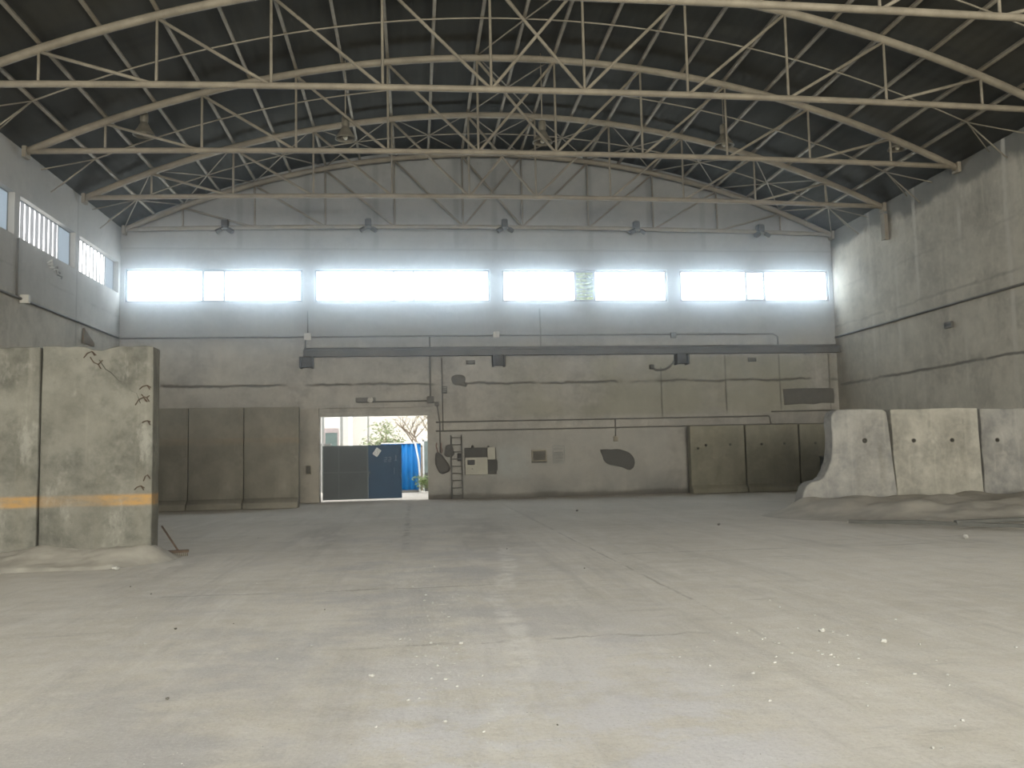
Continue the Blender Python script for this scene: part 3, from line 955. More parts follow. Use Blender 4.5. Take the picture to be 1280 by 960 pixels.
t = thing('cable_coil', 'grey coil of old cable hung on the left ladder stile', 'cable', (1.28, YB - 0.2, 1.92))
for k in range(5):
    part('loop', M['pipe'], t, lambda bm: tube(bm, [(0.13 * math.cos(a) * (1 + 0.08 * k), -0.02 + 0.012 * k, -0.05 * k + 0.12 * math.sin(a)) for a in [2 * PI * j / 20 for j in range(21)]], 0.02, 6, caps=False))
t = thing('switch_box', 'small black switch box seen behind the ladder rungs', 'electric box', (1.66, YB, 1.42))
part('box', M['black'], t, lambda bm: box(bm, -0.07, 0.08, -0.09, 0, 0, 0.3), bevel=0.01)
part('lever', M['dark_steel'], t, lambda bm: tube(bm, [(0.0, -0.09, 0.2), (0.0, -0.12, 0.27)], 0.012, 6))

t = thing('hanging_sack', 'crumpled grey sack hung by faded red rope beside the doorway', 'sack', (0.98, YB - 0.02, 1.75))
ol = [(-0.19, 0.02), (-0.04, -0.02), (0.08, -0.16), (0.18, -0.34), (0.31, -0.52), (0.30, -0.66), (0.14, -0.75), (0.0, -0.78), (-0.10, -0.68), (-0.15, -0.5), (-0.20, -0.45), (-0.19, -0.2)]
ol = [(0.03 + (x - 0.03) * 1.18, -0.4 + (z + 0.4) * 1.12) for x, z in ol]


def sack(bm):
    cx, cz = 0.03, -0.4
    rings = []
    for f, y in ((1.0, -0.0), (1.0, -0.06), (0.86, -0.15), (0.5, -0.21), (0.15, -0.23)):
        rings.append([bm.verts.new((cx + (x - cx) * f, y + 0.02 * math.sin(9 * x + 7 * z), cz + (z - cz) * f)) for x, z in ol])
    n = len(ol)
    for a, b in zip(rings, rings[1:]):
        for k in range(n):
            f = bm.faces.new((a[k], a[(k + 1) % n], b[(k + 1) % n], b[k]))
            f.smooth = True
    bm.faces.new(rings[0]); bm.faces.new(rings[-1])


part('sack_body', M['sack'], t, sack, sub=1)
for dx in (-0.16, 0.02):
    part('rope', M['rope'], t, lambda bm: tube(bm, [(dx, -0.02, 0.38), (dx - 0.02, -0.05, 0.25), (dx + 0.02, -0.06, 0.1), (dx * 0.6, -0.06, -0.02)], 0.022, 6))


# ------------------------------------------------------------------ fittings on the side walls
pipe('conduit', [(XR - 0.05, 12, 6.0), (XR - 0.05, 24, 6.04), (XR - 0.05, 33.5, 6.07)], 0.04, M['pipe'], 'long level conduit along the right wall', 'pipe')
t = thing('socket_box', 'small grey box on the right wall below the conduit', 'electric box', (XR, 26.0, 5.42))
part('box', M['pipe'], t, lambda bm: box(bm, -0.08, 0, -0.2, 0.2, -0.1, 0.1), bevel=0.01)
part('slot', M['black'], t, lambda bm: box(bm, -0.085, -0.08, -0.15, 0.15, -0.03, 0.03))
t = thing('wall_bracket', 'short upright steel bracket under the truss end on the right wall', 'bracket', (XR, 29.3, 9.0))
part('web', M['paint_thin'], t, lambda bm: box(bm, -0.14, 0, -0.05, 0.05, 0, 0.95), bevel=0.01)
part('flange', M['paint_thin'], t, lambda bm: box(bm, -0.18, -0.14, -0.13, 0.13, 0, 0.95), bevel=0.01)
pipe('conduit', [(XL + 0.05, 10, 6.1), (XL + 0.05, 25, 6.17), (XL + 0.05, 33.4, 6.2)], 0.04, M['pipe'], 'long level conduit along the left wall with a pale junction box', 'pipe',
     [(XL + 0.13, 25.35, 6.17, 0.12, M['pipe_pale'])])
pipe('conduit', [(XL + 0.04, 25.05, 6.2), (XL + 0.04, 25.05, 7.8)], 0.03, M['pipe'], 'upright conduit between the left windows', 'pipe')
t = thing('wire_scrap', 'tangle of pale wire scraps hanging under the left window', 'wire', (XL, 27.6, 7.45))
for k in range(7):
    a = random.uniform(-0.5, 0.5); b = random.uniform(-0.12, 0.12)
    part('wire', M['pipe_pale'] if k % 3 else M['pipe'], t, lambda bm: tube(bm, [(0.03, a - 0.12, b), (0.12, a, b + random.uniform(-.1, .12)), (0.04, a + 0.16, b - 0.05)], 0.018, 5))
bm = B()
prism(bm, [(-0.5, 0), (0.5, 0), (0.5, 0.12), (-0.45, 0.5)], -0.03, 0.03)
o = obj('timber_board', bm, M['wood'], bevel=0.005)
o.rotation_euler = (0, 0, PI / 2); o.location = (XL + 0.04, 30.4, 5.55)
tag(o, 'brown cut board fixed on the left wall above the near panels', 'board')


# ------------------------------------------------------------------ precast walls standing in the hall
def precast(label, x0, x1, y0, y1, z0, z1, mat, seed, foot=None, chip=None, group=None, holes=(), name='concrete_barrier', lean=0.0, cat='concrete barrier', amp=0.012):
    """a panel with an uneven cast face; foot = (y_front, z_top): the toe in front; holes in x,z on the front face"""
    t = thing(name, label, cat, ((x0 + x1) / 2, (y0 + y1) / 2, z0), 0, group)
    c = Vector(((x0 + x1) / 2, (y0 + y1) / 2, z0))

    def face(bm):
        wob_grid_box(bm, x0 - c.x, x1 - c.x, y0 - c.y, y1 - c.y, 0.0, z1 - z0, 0.18, amp, seed)
        for v in bm.verts:
            if chip:
                v.co.z -= chip(v.co.x + c.x) if v.co.z > z1 - z0 - 0.06 else 0
            v.co.x += lean * v.co.z / (z1 - z0)
    part('slab', mat, t, face, bevel=0.025, seg=2)
    if foot:
        yf, zf = foot

        def toe(bm):
            vs = box(bm, x0 - c.x, x1 - c.x, yf - c.y, y0 - c.y + 0.01, -z0, zf - z0)
            for v in vs:
                if v.co.z > 0 - z0 + 0.01 and v.co.y < y0 - c.y - 0.05:
                    v.co.z -= (zf) * 0.45
        part('foot', mat, t, toe, bevel=0.03)
    for hx, hz in holes:
        part('lifting_hole', M['hole'], t, lambda bm: lathe(bm, [(0.05, -0.012), (0.05, 0.06)], 14, (0, 0, 0)) or
             [setattr(v, 'co', Vector((hx - c.x + v.co.x, y0 - c.y + v.co.z - 0.008, hz - z0 + v.co.y))) for v in bm.verts])
    return t


# near left pair, ochre stripe
t = precast('tall concrete panel with ochre stripe and broken corner, beside the broom', -5.87, -4.17, 14.6, 15.0, 0.0, 3.43, M['panel_near'], 3,
            chip=lambda x: max(0, 0.09 - abs(x + 5.0) * 0.4) + abs(mnoise.noise(Vector((x * 3, 0, 0)))) * 0.03)
c = t.location
for zz, xx, ln, dz in ((2.75, -4.2, 0.28, 0.06), (2.62, -4.22, 0.2, -0.05), (2.52, -4.25, 0.3, 0.12), (2.2, -4.2, 0.2, 0.03), (1.3, -4.2, 0.15, 0.1), (1.15, -4.28, 0.24, 0.06), (3.28, -5.05, 0.3, 0.1), (3.2, -4.95, 0.3, -0.12)):
    ln *= 0.62
    pp = [(xx - c.x, -0.2, zz), (xx - c.x - ln * 0.3, -0.23, zz + dz * 0.6), (xx - c.x - ln * 0.7, -0.23, zz + dz * 0.3), (xx - c.x - ln, -0.21, zz - dz * 0.4)]
    part('rebar', M['rust'], t, lambda bm: (tube(bm, pp, 0.009, 5), tube(bm, [pp[1], (pp[1][0] + 0.04, -0.22, pp[1][2] - 0.07)], 0.009, 5)))
part('crack', M['hole'], t, lambda bm: tube(bm, [(-5.0 - c.x, -0.2, 3.2), (-4.9 - c.x, -0.2, 3.05), (-4.82 - c.x, -0.2, 3.0), (-4.7 - c.x, -0.2, 2.87), (-4.62 - c.x, -0.2, 2.84), (-4.5 - c.x, -0.2, 2.70), (-4.42 - c.x, -0.2, 2.66), (-4.36 - c.x, -0.2, 2.5)], 0.006, 5))
precast('tall concrete panel with ochre stripe at the left frame edge', -7.75, -5.90, 14.6, 15.0, 0.0, 3.42, M['panel_near'], 8, chip=lambda x: abs(mnoise.noise(Vector((x * 3, 2, 0)))) * 0.04)

# far left row, toe slabs forward
for k, (x0, x1, l) in enumerate(((-9.27, -7.48, 'dim concrete panel partly hidden by the near panel'), (-7.46, -5.69, 'dim concrete panel in the middle of the far left row'), (-5.67, -3.88, 'dim concrete panel beside the doorway'))):
    precast(l, x0, x1, 30.15, 30.4, 0.0, 3.38, M['panel_far'], 20 + k, foot=(29.88, 0.36), group='far left concrete panels')

# back right row
for k, (x0, x1, ln, l) in enumerate(((10.5, 12.66, 0.08, 'olive concrete barrier against the back wall, leftmost of its row'), (12.72, 14.84, 0.0, 'olive concrete barrier in the middle of the row at the back wall'),
                                     (14.9, 16.8, 0.0, 'olive concrete barrier in the back right corner'))):
    precast(l, x0, x1, 32.85, 33.2, 0.0, 2.58, M['block_back'], 30 + k, foot=(32.7, 0.32), holes=[(x0 + 0.62, 1.83), (x1 - 0.58, 1.84)] + ([(x0 + 0.3, 1.72)] if k == 0 else []),
            group='barriers at the back wall', name='concrete_barrier', cat='concrete barrier')

# right row: the first block stands end on and shows its profile
t = thing('concrete_barrier', 'pale concrete barrier seen end on with a curved foot', 'concrete barrier', (10.7, 20.72, 0), 0, 'barriers on the right')
prof = [(9.27, 0.0), (9.26, 0.28), (9.32, 0.48), (9.40, 0.66), (9.52, 0.76), (9.75, 0.80), (9.86, 0.88), (9.97, 1.05), (10.07, 1.28), (10.12, 1.57), (10.14, 1.9), (10.12, 2.12), (10.13, 2.34), (10.19, 2.46), (10.3, 2.51), (10.9, 2.52), (11.45, 2.5), (11.56, 2.44),
        (11.60, 2.1), (11.66, 1.2), (11.74, 0.3), (11.75, 0.0)]


def endon(bm):
    prism(bm, [(x - 10.7, z) for x, z in prof], -0.22, 0.22)


part('body', M['block_cool'], t, endon, bevel=0.04, seg=3)
part('lifting_hole', M['hole'], t, lambda bm: [lathe(bm, [(0.06, -0.01), (0.06, 0.05)], 14), [setattr(v, 'co', Vector((0.25 + v.co.x, -0.22 + v.co.z - 0.008, 1.74 + v.co.y))) for v in bm.verts]])
precast('pale concrete barrier with two lifting holes on the rubble bank', 11.72, 14.0, 20.5, 21.0, 0.0, 2.50, M['block_warm'], 41, holes=[(12.22, 1.72), (13.23, 1.71)],
        group='barriers on the right', name='concrete_barrier', cat='concrete barrier', lean=-0.05, amp=0.02)
precast('grey stained concrete barrier at the right frame edge', 14.03, 16.2, 20.52, 21.0, 0.0, 2.48, M['block_cool'], 44, holes=[(14.44, 1.69), (15.5, 1.69)],
        group='barriers on the right', name='concrete_barrier', cat='concrete barrier', lean=0.0, amp=0.02)


# ------------------------------------------------------------------ heaps, boards, broom, bin
def heap(name, label, fn, x0, x1, y0, y1, nx, ny, mat, cat='rubble'):
    bm = B()
    cx, cy = (x0 + x1) / 2, (y0 + y1) / 2
    g = [[bm.verts.new((x0 - cx + (x1 - x0) * i / nx, y0 - cy + (y1 - y0) * j / ny, 0)) for j in range(ny + 1)] for i in range(nx + 1)]
    for i in range(nx + 1):
        for j in range(ny + 1):
            v = g[i][j]
            x, y = v.co.x + cx, v.co.y + cy
            h = fn(x, y)
            if h > 0.01:
                h += 0.35 * h * mnoise.noise(Vector((x * 1.3, y * 1.3, 0))) + 0.02 * mnoise.noise(Vector((x * 7, y * 7, 1)))
            v.co.z = max(h, -0.02)
    for i in range(nx):
        for j in range(ny):
            f = bm.faces.new((g[i][j], g[i + 1][j], g[i + 1][j + 1], g[i][j + 1]))
            f.smooth = True
    o = obj(name, bm, mat)
    o.location = (cx, cy, 0)
    return tag(o, label, cat)


def sm(a, b, x):
    t_ = min(1, max(0, (x - a) / (b - a)))
    return t_ * t_ * (3 - 2 * t_)


def bank(x, y):
    # front edge runs from the barrier foot out towards the right
    edge = 18.6 - 2.9 * sm(8.3, 10.8, x) - 1.4 * sm(10.0, 13.0, x)
    left = sm(8.0, 9.4, x + 0.12 * math.sin(y * 2))
    return 0.34 * sm(edge, edge + 3.4, y) * left + 0.06 * sm(edge, edge + 0.25, y) * left - 0.015


heap('rubble_bank', 'low bank of dusty rubble in front of the right barriers', bank, 7.8, 16.9, 13.2, 20.46, 90, 72, M['dust'])


def berm(x, y):
    e = 13.55 + 0.6 * sm(-4.6, -4.0, x)
    return (0.20 * sm(e, 14.65, y) + 0.05 * sm(e, e + 0.12, y)) * sm(-3.75, -4.25, x) * (1 if y < 14.75 else sm(15.6, 14.8, y)) - 0.01


heap('dust_heap', 'drift of pale dust along the foot of the near left panels', berm, -8.0, -3.6, 13.3, 15.7, 70, 40, M['dust'])

for (pa, pb, w_, l) in (((10.0, 15.55, 0.13), (16.6, 15.9, 0.19), 0.10, 'dark dusty plank lying across the rubble bank, upper one'),
                        ((8.6, 16.9, 0.10), (10.9, 14.75, 0.09), 0.08, 'dark dusty plank slanting along the front of the rubble bank'),
                        ((10.9, 14.3, 0.08), (15.5, 14.2, 0.09), 0.10, 'dark dusty plank at the foot of the rubble bank, right edge')):
    bm = B()
    a, b = Vector(pa), Vector(pb)
    n = 10
    rows = []
    d = (b - a).normalized(); s = d.cross(Vector((0, 0, 1))).normalized()
    for k in range(n + 1):
        p = a.lerp(b, k / n) + Vector((0, 0, 0.03 * mnoise.noise(Vector((k * 0.6, pa[0], 0)))))
        rows.append([bm.verts.new(p + s * q + Vector((0, 0, h))) for q, h in ((-w_ / 2, -0.03), (w_ / 2, -0.03), (w_ / 2, 0.035), (-w_ / 2, 0.035))])
    for p, q in zip(rows, rows[1:]):
        for k in range(4):
            bm.faces.new((p[k], p[(k + 1) % 4], q[(k + 1) % 4], q[k]))
    bm.faces.new(rows[0]); bm.faces.new(rows[-1])
    o = obj('plank', bm, M['board_dark'], bevel=0.004, seg=1)
    tag(o, l, 'plank', 'planks on the rubble bank')

t = thing('broom', 'wide push broom leaning on the end of the near panel', 'broom', (-3.92, 15.25, 0.0), 0.25)
part('brush_head', M['rust'], t, lambda bm: box(bm, -0.17, 0.17, -0.05, 0.05, 0.055, 0.10), bevel=0.01)
part('bristles', M['bristle'], t, lambda bm: [box(bm, -0.16 + 0.02 * k, -0.147 + 0.02 * k, -0.05, 0.05, 0.0, 0.058) for k in range(16)])
part('handle', M['rust'], t, lambda bm: tube(bm, [(0.0, 0, 0.09), (-0.26, 0.12, 0.50)], 0.016, 8))

t = thing('metal_bin', 'dark upright metal bin behind the curved barrier foot', 'bin', (15.55, 32.1, 0))
part('body', M['dark_steel'], t, lambda bm: lathe(bm, [(0.2, 0.0), (0.22, 0.02), (0.22, 0.5), (0.225, 0.52), (0.22, 0.54), (0.22, 1.3)], 20))
part('rim', M['grey_steel'], t, lambda bm: lathe(bm, [(0.235, 1.28), (0.245, 1.30), (0.235, 1.33), (0.19, 1.33)], 20))

# stones on the floor
STONES = []
for k in range(5):
    bm = B()
    bmesh.ops.create_icosphere(bm, subdivisions=2, radius=1.0)
    for v in bm.verts:
        v.co *= 1 + 0.55 * mnoise.noise(v.co * 1.3 + Vector((k * 5, 0, 0)))
        v.co.z *= 0.62
    zmin = min(v.co.z for v in bm.verts)
    for v in bm.verts:
        v.co.z -= zmin
    me = bpy.data.meshes.new('stone_chip')
    bm.to_mesh(me); bm.free()
    me.materials.append(M['stone'] if k != 4 else M['stone_dark'])
    STONES.append(me)
rs = random.Random(5)


def stone(x, y, s, k, label, grp):
    o = bpy.data.objects.new('stone_chip' if k != 4 else 'dark_clod', STONES[k])
    COL.objects.link(o)
    o.location = (x, y, -0.002)
    o.scale = (s, s * rs.uniform(0.7, 1.1), s)
    o.rotation_euler = (0, 0, rs.uniform(0, 6.28))
    tag(o, label, 'stone', grp)


for k in range(60):     # scatter in the right foreground
    x = rs.gauss(3.0, 0.75); y = rs.gauss(6.3, 0.9)
    stone(x, max(4.3, y), rs.uniform(0.005, 0.012), rs.randrange(4), 'small pale stone chip scattered in the right foreground', 'stone chips right of the lane')
for k in range(45):     # along the lane
    y = rs.uniform(4.6, 13.0)
    stone(-0.02 * y + 0.1 + rs.gauss(0.15, 0.16), y, rs.uniform(0.005, 0.012), rs.randrange(4), 'small pale stone chip lying along the worn lane', 'stone chips along the lane')
for k in range(40):     # left, and farther back
    y = rs.uniform(5, 22)
    x = rs.uniform(-0.42 * y + 0.6, 0.2 * y)
    stone(x, y, rs.uniform(0.005, 0.012), rs.choice((0, 1, 2, 3, 4, 4)), 'tiny stone chip strewn on the open dusty floor', 'stone chips on the open floor')
for x, y, s, l in ((3.35, 7.15, 0.026, 'larger white stone in the right foreground, left of its pair'), (3.62, 6.65, 0.028, 'larger white stone in the right foreground, right of its pair'),
                   (0.35, 7.3, 0.022, 'larger white stone at the end of the cross crack'), (-0.32, 6.35, 0.02, 'white stone left of the worn lane'), (9.1, 13.9, 0.06, 'white rubble lump at the foot of the rubble bank'),
                   (-4.35, 13.5, 0.05, 'grey rubble lump at the corner of the dust heap')):
    stone(x, y, s, 1, l, None)
for x, y, l in ((4.4, 24.0, 'dark clod on the floor near the slab joint'), (-2.2, 8.5, 'dark clod on the left floor'), (-1.6, 6.0, 'dark clod in the left foreground'), (6.3, 18.0, 'dark clod before the rubble bank')):
    stone(x, y, 0.013 if y < 10 else 0.035, 4, l, None)

bm = B()
for k in range(1500):
    if rs.random() < 0.6:
        y = rs.uniform(4.2, 14); x = 0.25 - 0.02 * y + rs.gauss(0.1, 0.35)
    else:
        y = rs.uniform(4.2, 10); x = rs.uniform(-0.4 * y, 0.75 * y)
    r = rs.uniform(0.002, 0.0055)
    p = Vector((x, y, 0))
    vs = [bm.verts.new(p + Vector((r * math.cos(a), r * math.sin(a), 0))) for a in (0.3, 2.4, 4.5)] + [bm.verts.new(p + Vector((0, 0, r * 1.1)))]
    for f in ((0, 1, 3), (1, 2, 3), (2, 0, 3)):
        bm.faces.new([vs[i] for i in f])
o = obj('floor_grit', bm, M['stone'])
tag(o, 'fine pale grit sprinkled over the worn floor lane', 'grit')
o['kind'] = 'stuff'

# ------------------------------------------------------------------ gate in the doorway and the yard outside
t = thing('yard_gate', 'low navy sheet steel gate standing across the doorway', 'gate', (-3.47, 33.78, 0.05), math.atan2(0.34, 2.95))
GW, GH = 2.97, 2.05
part('left_leaf', M['slate'], t, lambda bm: [box(bm, 0, 1.695, 0, 0.02, 0.02, GH)])
part('right_leaf', M['navy'], t, lambda bm: box(bm, 1.70, GW, 0, 0.02, 0.02, GH))


def bars(x0, x1, xs):
    def f(bm):
        for z in (0.02, 1.02, GH - 0.05):
            box(bm, x0, x1, -0.03, 0.0, z, z + 0.045)
        for x in xs:
            box(bm, x, x + 0.045, -0.03, 0.0, 0.02, GH)
    return f


part('left_frame', M['navy_edge'], t, bars(0, 1.695, (0, 0.58, 1.65)))
part('right_frame', M['navy'], t, bars(1.7, GW, (1.7, GW - 0.045)))
part('hasp', M['navy_edge'], t, lambda bm: (box(bm, 1.66, 1.78, -0.06, -0.03, 0.97, 1.06), box(bm, 1.70, 1.73, -0.06, -0.03, 0.85, 1.0)))
part('handle', M['faded_mark'], t, lambda bm: tube(bm, [(2.68, 0, 1.18), (2.68, -0.06, 1.16), (2.68, -0.06, 0.97), (2.68, 0, 0.95)], 0.012, 6))
mt = Matrix.Translation((2.03, -0.008, 1.78)) @ Matrix.Rotation(0.62, 4, 'Y')
part('paper_notice', M['sticker'], t, lambda bm: box(bm, -0.11, 0.11, -0.004, 0.004, -0.15, 0.15, mt))


def marks(bm):
    for gx in (2.36, 2.52):
        s = 0.06
        for (a0, a1, b0, b1) in ((-s, s, 0.19, 0.21), (-s, s, 0.10, 0.12), (-s, s, 0.02, 0.04), (-0.01, 0.01, 0.02, 0.22), (-s, -s + 0.018, 0.02, 0.12), (s - 0.018, s, 0.10, 0.21)):
            box(bm, gx + a0, gx + a1, -0.006, 0.0, 1.38 + b0, 1.38 + b1)
    box(bm, 2.73, 2.77, -0.006, 0, 1.44, 1.66)
    box(bm, 2.70, 2.80, -0.006, 0, 1.44, 1.465)


part('stencil_mark', M['faded_mark'], t, marks)

bm = B(); box(bm, -40, 60, YB + 0.4, 110, -0.25, -0.02)
struct(obj('ground', bm, M['yard']))

t = thing('sheet_fence', 'bright blue corrugated sheet fence standing in the yard', 'fence', (-1.6, 42.0, -0.02))


def corr(bm):
    n = 60
    pts = [(1.86 * k / n, 0.04 * math.sin(2 * PI * (1.86 * k / n) / 0.25)) for k in range(n + 1)]
    for yo in (0.0, 0.01):
        pass
    a = [bm.verts.new((x, y, 0.1)) for x, y in pts]; b = [bm.verts.new((x, y, 2.3)) for x, y in pts]
    for k in range(n):
        f = bm.faces.new((a[k], a[k + 1], b[k + 1], b[k])); f.smooth = True


o = part('sheet', M['blue'], t, corr)
o.modifiers.new('thick', 'SOLIDIFY').thickness = 0.012
part('base_rail', M['grey_steel'], t, lambda bm: box(bm, 0, 1.86, -0.05, 0.05, 0.0, 0.12))
part('top_rail', M['white_steel'], t, lambda bm: box(bm, 0, 1.86, -0.06, 0.06, 2.3, 2.36))
part('end_post', M['white_steel'], t, lambda bm: tube(bm, [(1.6, -0.1, 2.35), (1.76, -0.12, 1.5), (1.80, -0.12, 0.9), (1.80, -0.12, 0.0)], 0.045, 8))


def house(name, label, x0, x1, y0, h, mat, wins):
    t = thing(name, label, 'building', ((x0 + x1) / 2, y0 + 3, -0.02))
    w2 = (x1 - x0) / 2
    part('wall', mat, t, lambda bm: box(bm, -w2, w2, -3, 3, 0, h))
    part('eaves', M['plaster'], t, lambda bm: box(bm, -w2 - 0.2, w2 + 0.2, -3.2, 3.2, h, h + 0.25))
    for (a, b, c_, d) in wins:
        f = part('window', M['house_window'], t, lambda bm: box(bm, a - (x0 + x1) / 2, b - (x0 + x1) / 2, -3.05, -2.98, c_, d), bevel=0.01)
        part('pane', M['dark_glass'], f, lambda bm: box(bm, a - (x0 + x1) / 2 + 0.08, b - (x0 + x1) / 2 - 0.08, -3.06, -3.04, c_ + 0.08, d - 0.25))
    return t


house('pale_house', 'white plaster house with a pinkish shuttered window beyond the gate', -9.5, -4.05, 49.0, 7.5, M['plaster'], [(-4.95, -4.15, 2.3, 3.35)])
house('pale_house', 'cream plaster house behind the leafy tree', -3.9, 3.6, 56.0, 8.0, M['plaster_pink'], [])
t = thing('grey_cabinet', 'low grey roofed cabinet before the white house', 'cabinet', (-4.75, 46.5, -0.02))
part('body', M['pole'], t, lambda bm: box(bm, -0.35, 0.35, -0.3, 0.3, 0, 2.38), bevel=0.02)
part('roof', M['grey_steel'], t, lambda bm: box(bm, -0.42, 0.42, -0.36, 0.36, 2.38, 2.46))
for x, y, l in ((-4.55, 44.5, 'grey utility pole at the left of the doorway view'), (-3.72, 45.5, 'grey utility pole in the middle of the doorway view'), (-2.6, 50.0, 'far thin pole left of the leafy tree')):
    bm = B(); tube(bm, [(0, 0, 0), (0, 0, 8)], 0.07 if y < 48 else 0.05, 10)
    o = obj('utility_pole', bm, M['pole']); o.location = (x, y, -0.03)
    tag(o, l, 'pole', 'poles in the yard')

t = thing('shed_door', 'dark framed glass door at the right edge of the doorway view', 'door', (0.78, 43.2, -0.02))
part('frame', M['white_steel'], t, lambda bm: (box(bm, -0.42, -0.34, -0.05, 0.05, 0, 2.5), box(bm, 0.34, 0.42, -0.05, 0.05, 0, 2.5), box(bm, -0.42, 0.42, -0.05, 0.05, 2.42, 2.5)))
part('glass', M['dark_glass'], t, lambda bm: box(bm, -0.34, 0.34, -0.02, 0.02, 0.9, 2.42))
part('lower_panel', M['board_dark'], t, lambda bm: box(bm, -0.34, 0.34, -0.02, 0.02, 0, 0.9))


def tree(name, label, loc, h, spread, leaf, nleaf, seed, trunk_r=0.09, lsize=0.12, z_first=0.4, cat='tree', crown=None, wander=0.22):
    r = random.Random(seed)
    t = thing(name, label, cat, loc)
    tips = []
    bm = B()

    def grow(p, d, ln, rad, lv):
        pts = [p]; q = Vector(p)
        for k in range(4):
            d = (d + Vector((r.uniform(-wander, wander), r.uniform(-wander, wander), r.uniform(-.05, .18)))).normalized()
            q = q + d * ln / 4
            pts.append(q.copy())
        tube(bm, pts, rad, 6, radii=[rad * (1 - 0.13 * k) for k in range(5)])
        tips.extend(pts[2:] if lv < 3 else pts[1:])
        if lv < 3:
            for k in range(3 if lv else 5):
                a = r.uniform(0, 6.28)
                nd = (d * 0.55 + Vector((math.cos(a), math.sin(a), r.uniform(0.1, 0.7))) * spread).normalized()
                grow(pts[r.randint(2, 4)], nd, ln * r.uniform(0.55, 0.75), rad * 0.55, lv + 1)
    grow(Vector((0, 0, -0.03)), Vector((0, 0, 1)), h * z_first, trunk_r, 0)
    obj('trunk', bm, M['bark'], t)
    bm = B()
    for k in range(nleaf):
        p = r.choice(tips) + Vector((r.gauss(0, .18), r.gauss(0, .18), r.gauss(0, .14)))
        if crown and k % 2:
            p = crown[0] + Vector((r.gauss(0, 1), r.gauss(0, 1), r.gauss(0, 1))) * crown[1] * 0.6
        p.z = max(p.z, 0.12)
        a = r.uniform(0, 6.28); e = r.uniform(-0.6, 0.6)
        u = Vector((math.cos(a), math.sin(a), e)).normalized() * lsize * r.uniform(.6, 1.3)
        v = u.cross(Vector((r.uniform(-1, 1), r.uniform(-1, 1), 1))).normalized() * lsize * 0.3
        vs = [bm.verts.new(p + w_) for w_ in (-u * 0.9, v, u, -v)]
        bm.faces.new(vs)
    obj('foliage', bm, leaf, t)
    return t


tree('leafy_tree', 'small leafy green tree behind the navy gate', (-1.25, 47.5, -0.02), 4.2, 0.9, M['leaf'], 1500, 3)
tree('bare_tree', 'tan branching tree with sparse dry leaves at the doorway right', (0.27, 44.2, -0.02), 4.6, 0.75, M['leaf_dry'], 420, 5, 0.10, 0.09, 0.48, wander=0.08)
tree('yard_shrub', 'pale green shrub on the yard floor by the doorway edge', (0.62, 41.0, -0.02), 1.1, 1.1, M['leaf'], 420, 12, 0.03, 0.10, 0.4, 'shrub')
tree('window_tree', 'green treetop seen through the open louvre of the back window', (9.4, 47.0, -0.02), 13.5, 0.8, M['leaf_yellow'], 5200, 21, 0.2, 0.26, 0.42, crown=(Vector((0.05, 0, 11.3)), 1.5))

# ------------------------------------------------------------------ light
w = bpy.data.worlds.new('sky')
SC.world = w
w.use_nodes = True
bg = w.node_tree.nodes['Background']
bg.inputs[0].default_value = (0.93, 0.97, 1.0, 1)
bg.inputs[1].default_value = 2.0


SKY_POWER, DOOR_POWER = 240, 12600


def area(name, loc, rot, sx, sy, power, col=(1, 1, 1), spread=180):
    l = bpy.data.lights.new(name, 'AREA')
    l.shape = 'RECTANGLE'; l.size = sx; l.size_y = sy; l.energy = power; l.color = col
    l.spread = math.radians(spread)
    o = bpy.data.objects.new(name, l)
    COL.objects.link(o)
    o.location = loc; o.rotation_euler = rot
    return o


sun = bpy.data.lights.new('sun', 'SUN')
sun.energy = 2.2; sun.angle = math.radians(15); sun.color = (1.0, 0.96, 0.88)
so = bpy.data.objects.new('sun', sun)
COL.objects.link(so)
so.rotation_euler = (math.radians(32), 0, math.radians(-14))
# glowing panes and lamps of the added rooflights, brightening the near floor
for j, k in enumerate(SKY):
    (x0, z0), (x1, z1) = lo[k - 1], lo[k + 1]
    cx, cz = (x0 + x1) / 2, (z0 + z1) / 2
    slope = math.atan2(z1 - z0, x1 - x0)
    ln = math.hypot(x1 - x0, z1 - z0)
    wdw = bpy.data.objects.new('window_%d' % (30 + j), None)
    COL.objects.link(wdw)
    wdw.location = (cx, (SKY_Y[0] + SKY_Y[1]) / 2, cz)
    wdw.rotation_euler = (0, -slope, 0)
    struct(wdw)
    hy = (SKY_Y[1] - SKY_Y[0]) / 2
    part('window_frame', M['frame'], wdw, lambda bm: [box(bm, -ln / 2, ln / 2, -hy + 2 * hy * q / 8 - 0.04, -hy + 2 * hy * q / 8 + 0.04, 0.0, 0.1) for q in range(9)])
    part('pane', M['pane_left'], wdw, lambda bm: box(bm, -ln / 2, ln / 2, -hy, hy, 0.09, 0.11))
    area('added_rooflight_lamp', (cx, wdw.location.y, cz - 0.03), (0, -slope, 0), ln, 2 * hy, SKY_POWER, (1.0, 0.985, 0.92))
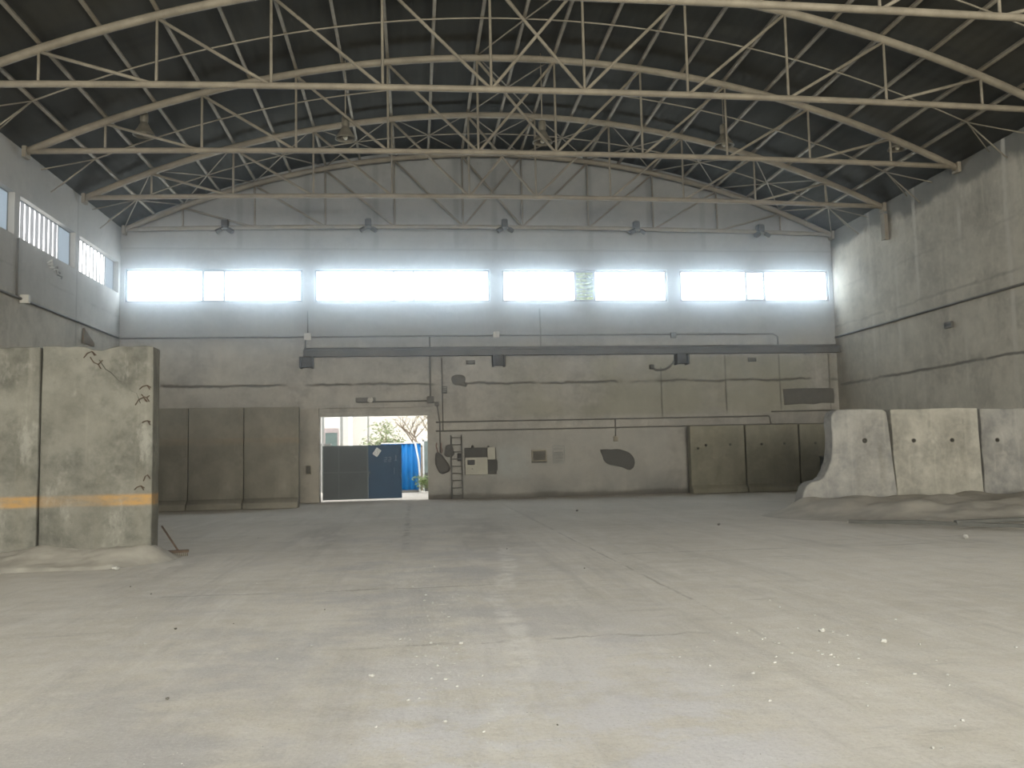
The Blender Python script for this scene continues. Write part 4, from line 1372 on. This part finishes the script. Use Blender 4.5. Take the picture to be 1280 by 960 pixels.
# lamp in the added truck doorway behind the camera, for frontal light
area('added_doorway_lamp', ((FD[0] + FD[1]) / 2, YF - 0.2, FD[2] / 2), (math.radians(90), 0, 0), FD[1] - FD[0], FD[2], DOOR_POWER, (1.0, 0.985, 0.88))

# ------------------------------------------------------------------ added glow haze
hm = bpy.data.materials.new('added glow haze')
hm.use_nodes = True
ht = hm.node_tree
ht.nodes.clear()
ho = ht.nodes.new('ShaderNodeOutputMaterial')
hv = ht.nodes.new('ShaderNodeVolumeScatter')  # volume added to imitate the bluish glow around the back windows
hv.inputs['Color'].default_value = (0.80, 0.91, 1.0, 1)
hv.inputs['Density'].default_value = 0.018
hv.inputs['Anisotropy'].default_value = 0.965
ht.links.new(hv.outputs[0], ho.inputs['Volume'])
bm = B()
n = 24
pts = [(XL + 0.01, 0.05), (XL + 0.01, 9.5), (XR - 0.11, 9.5), (XR - 0.11, 0.05)]
prism(bm, pts, 12.0, YB - 0.01)
o = obj('haze', bm, hm)
o['kind'] = 'stuff'
tag(o, 'thin haze added to imitate the glow around the back windows', 'haze')

# ------------------------------------------------------------------ camera
cam = bpy.data.cameras.new('camera')
co = bpy.data.objects.new('camera', cam)
COL.objects.link(co)
cam.sensor_fit = 'HORIZONTAL'
cam.sensor_width = 36
cam.lens = 1098.4 / 1280 * 36
cam.clip_end = 300
yaw, pit, roll = 0.1111, 0.0840, 0.0214
r0 = Vector((math.cos(yaw), -math.sin(yaw), 0))
fw = Vector((math.sin(yaw) * math.cos(pit), math.cos(yaw) * math.cos(pit), math.sin(pit)))
u0 = r0.cross(fw)
right = r0 * math.cos(roll) - u0 * math.sin(roll)
up = r0 * math.sin(roll) + u0 * math.cos(roll)
co.matrix_world = Matrix(((right.x, up.x, -fw.x, 0), (right.y, up.y, -fw.y, 0), (right.z, up.z, -fw.z, 1.5), (0, 0, 0, 1)))
SC.camera = co

SC.view_settings.view_transform = 'Standard'
SC.view_settings.look = 'None'
SC.view_settings.gamma = 1.0
SC.view_settings.use_curve_mapping = False
SC.view_settings.exposure = 0.27
SC.cycles.volume_bounces = 0
SC.cycles.max_bounces = 8
SC.cycles.diffuse_bounces = 5
SC.cycles.use_denoising = True
SC.cycles.sample_clamp_indirect = 6.0
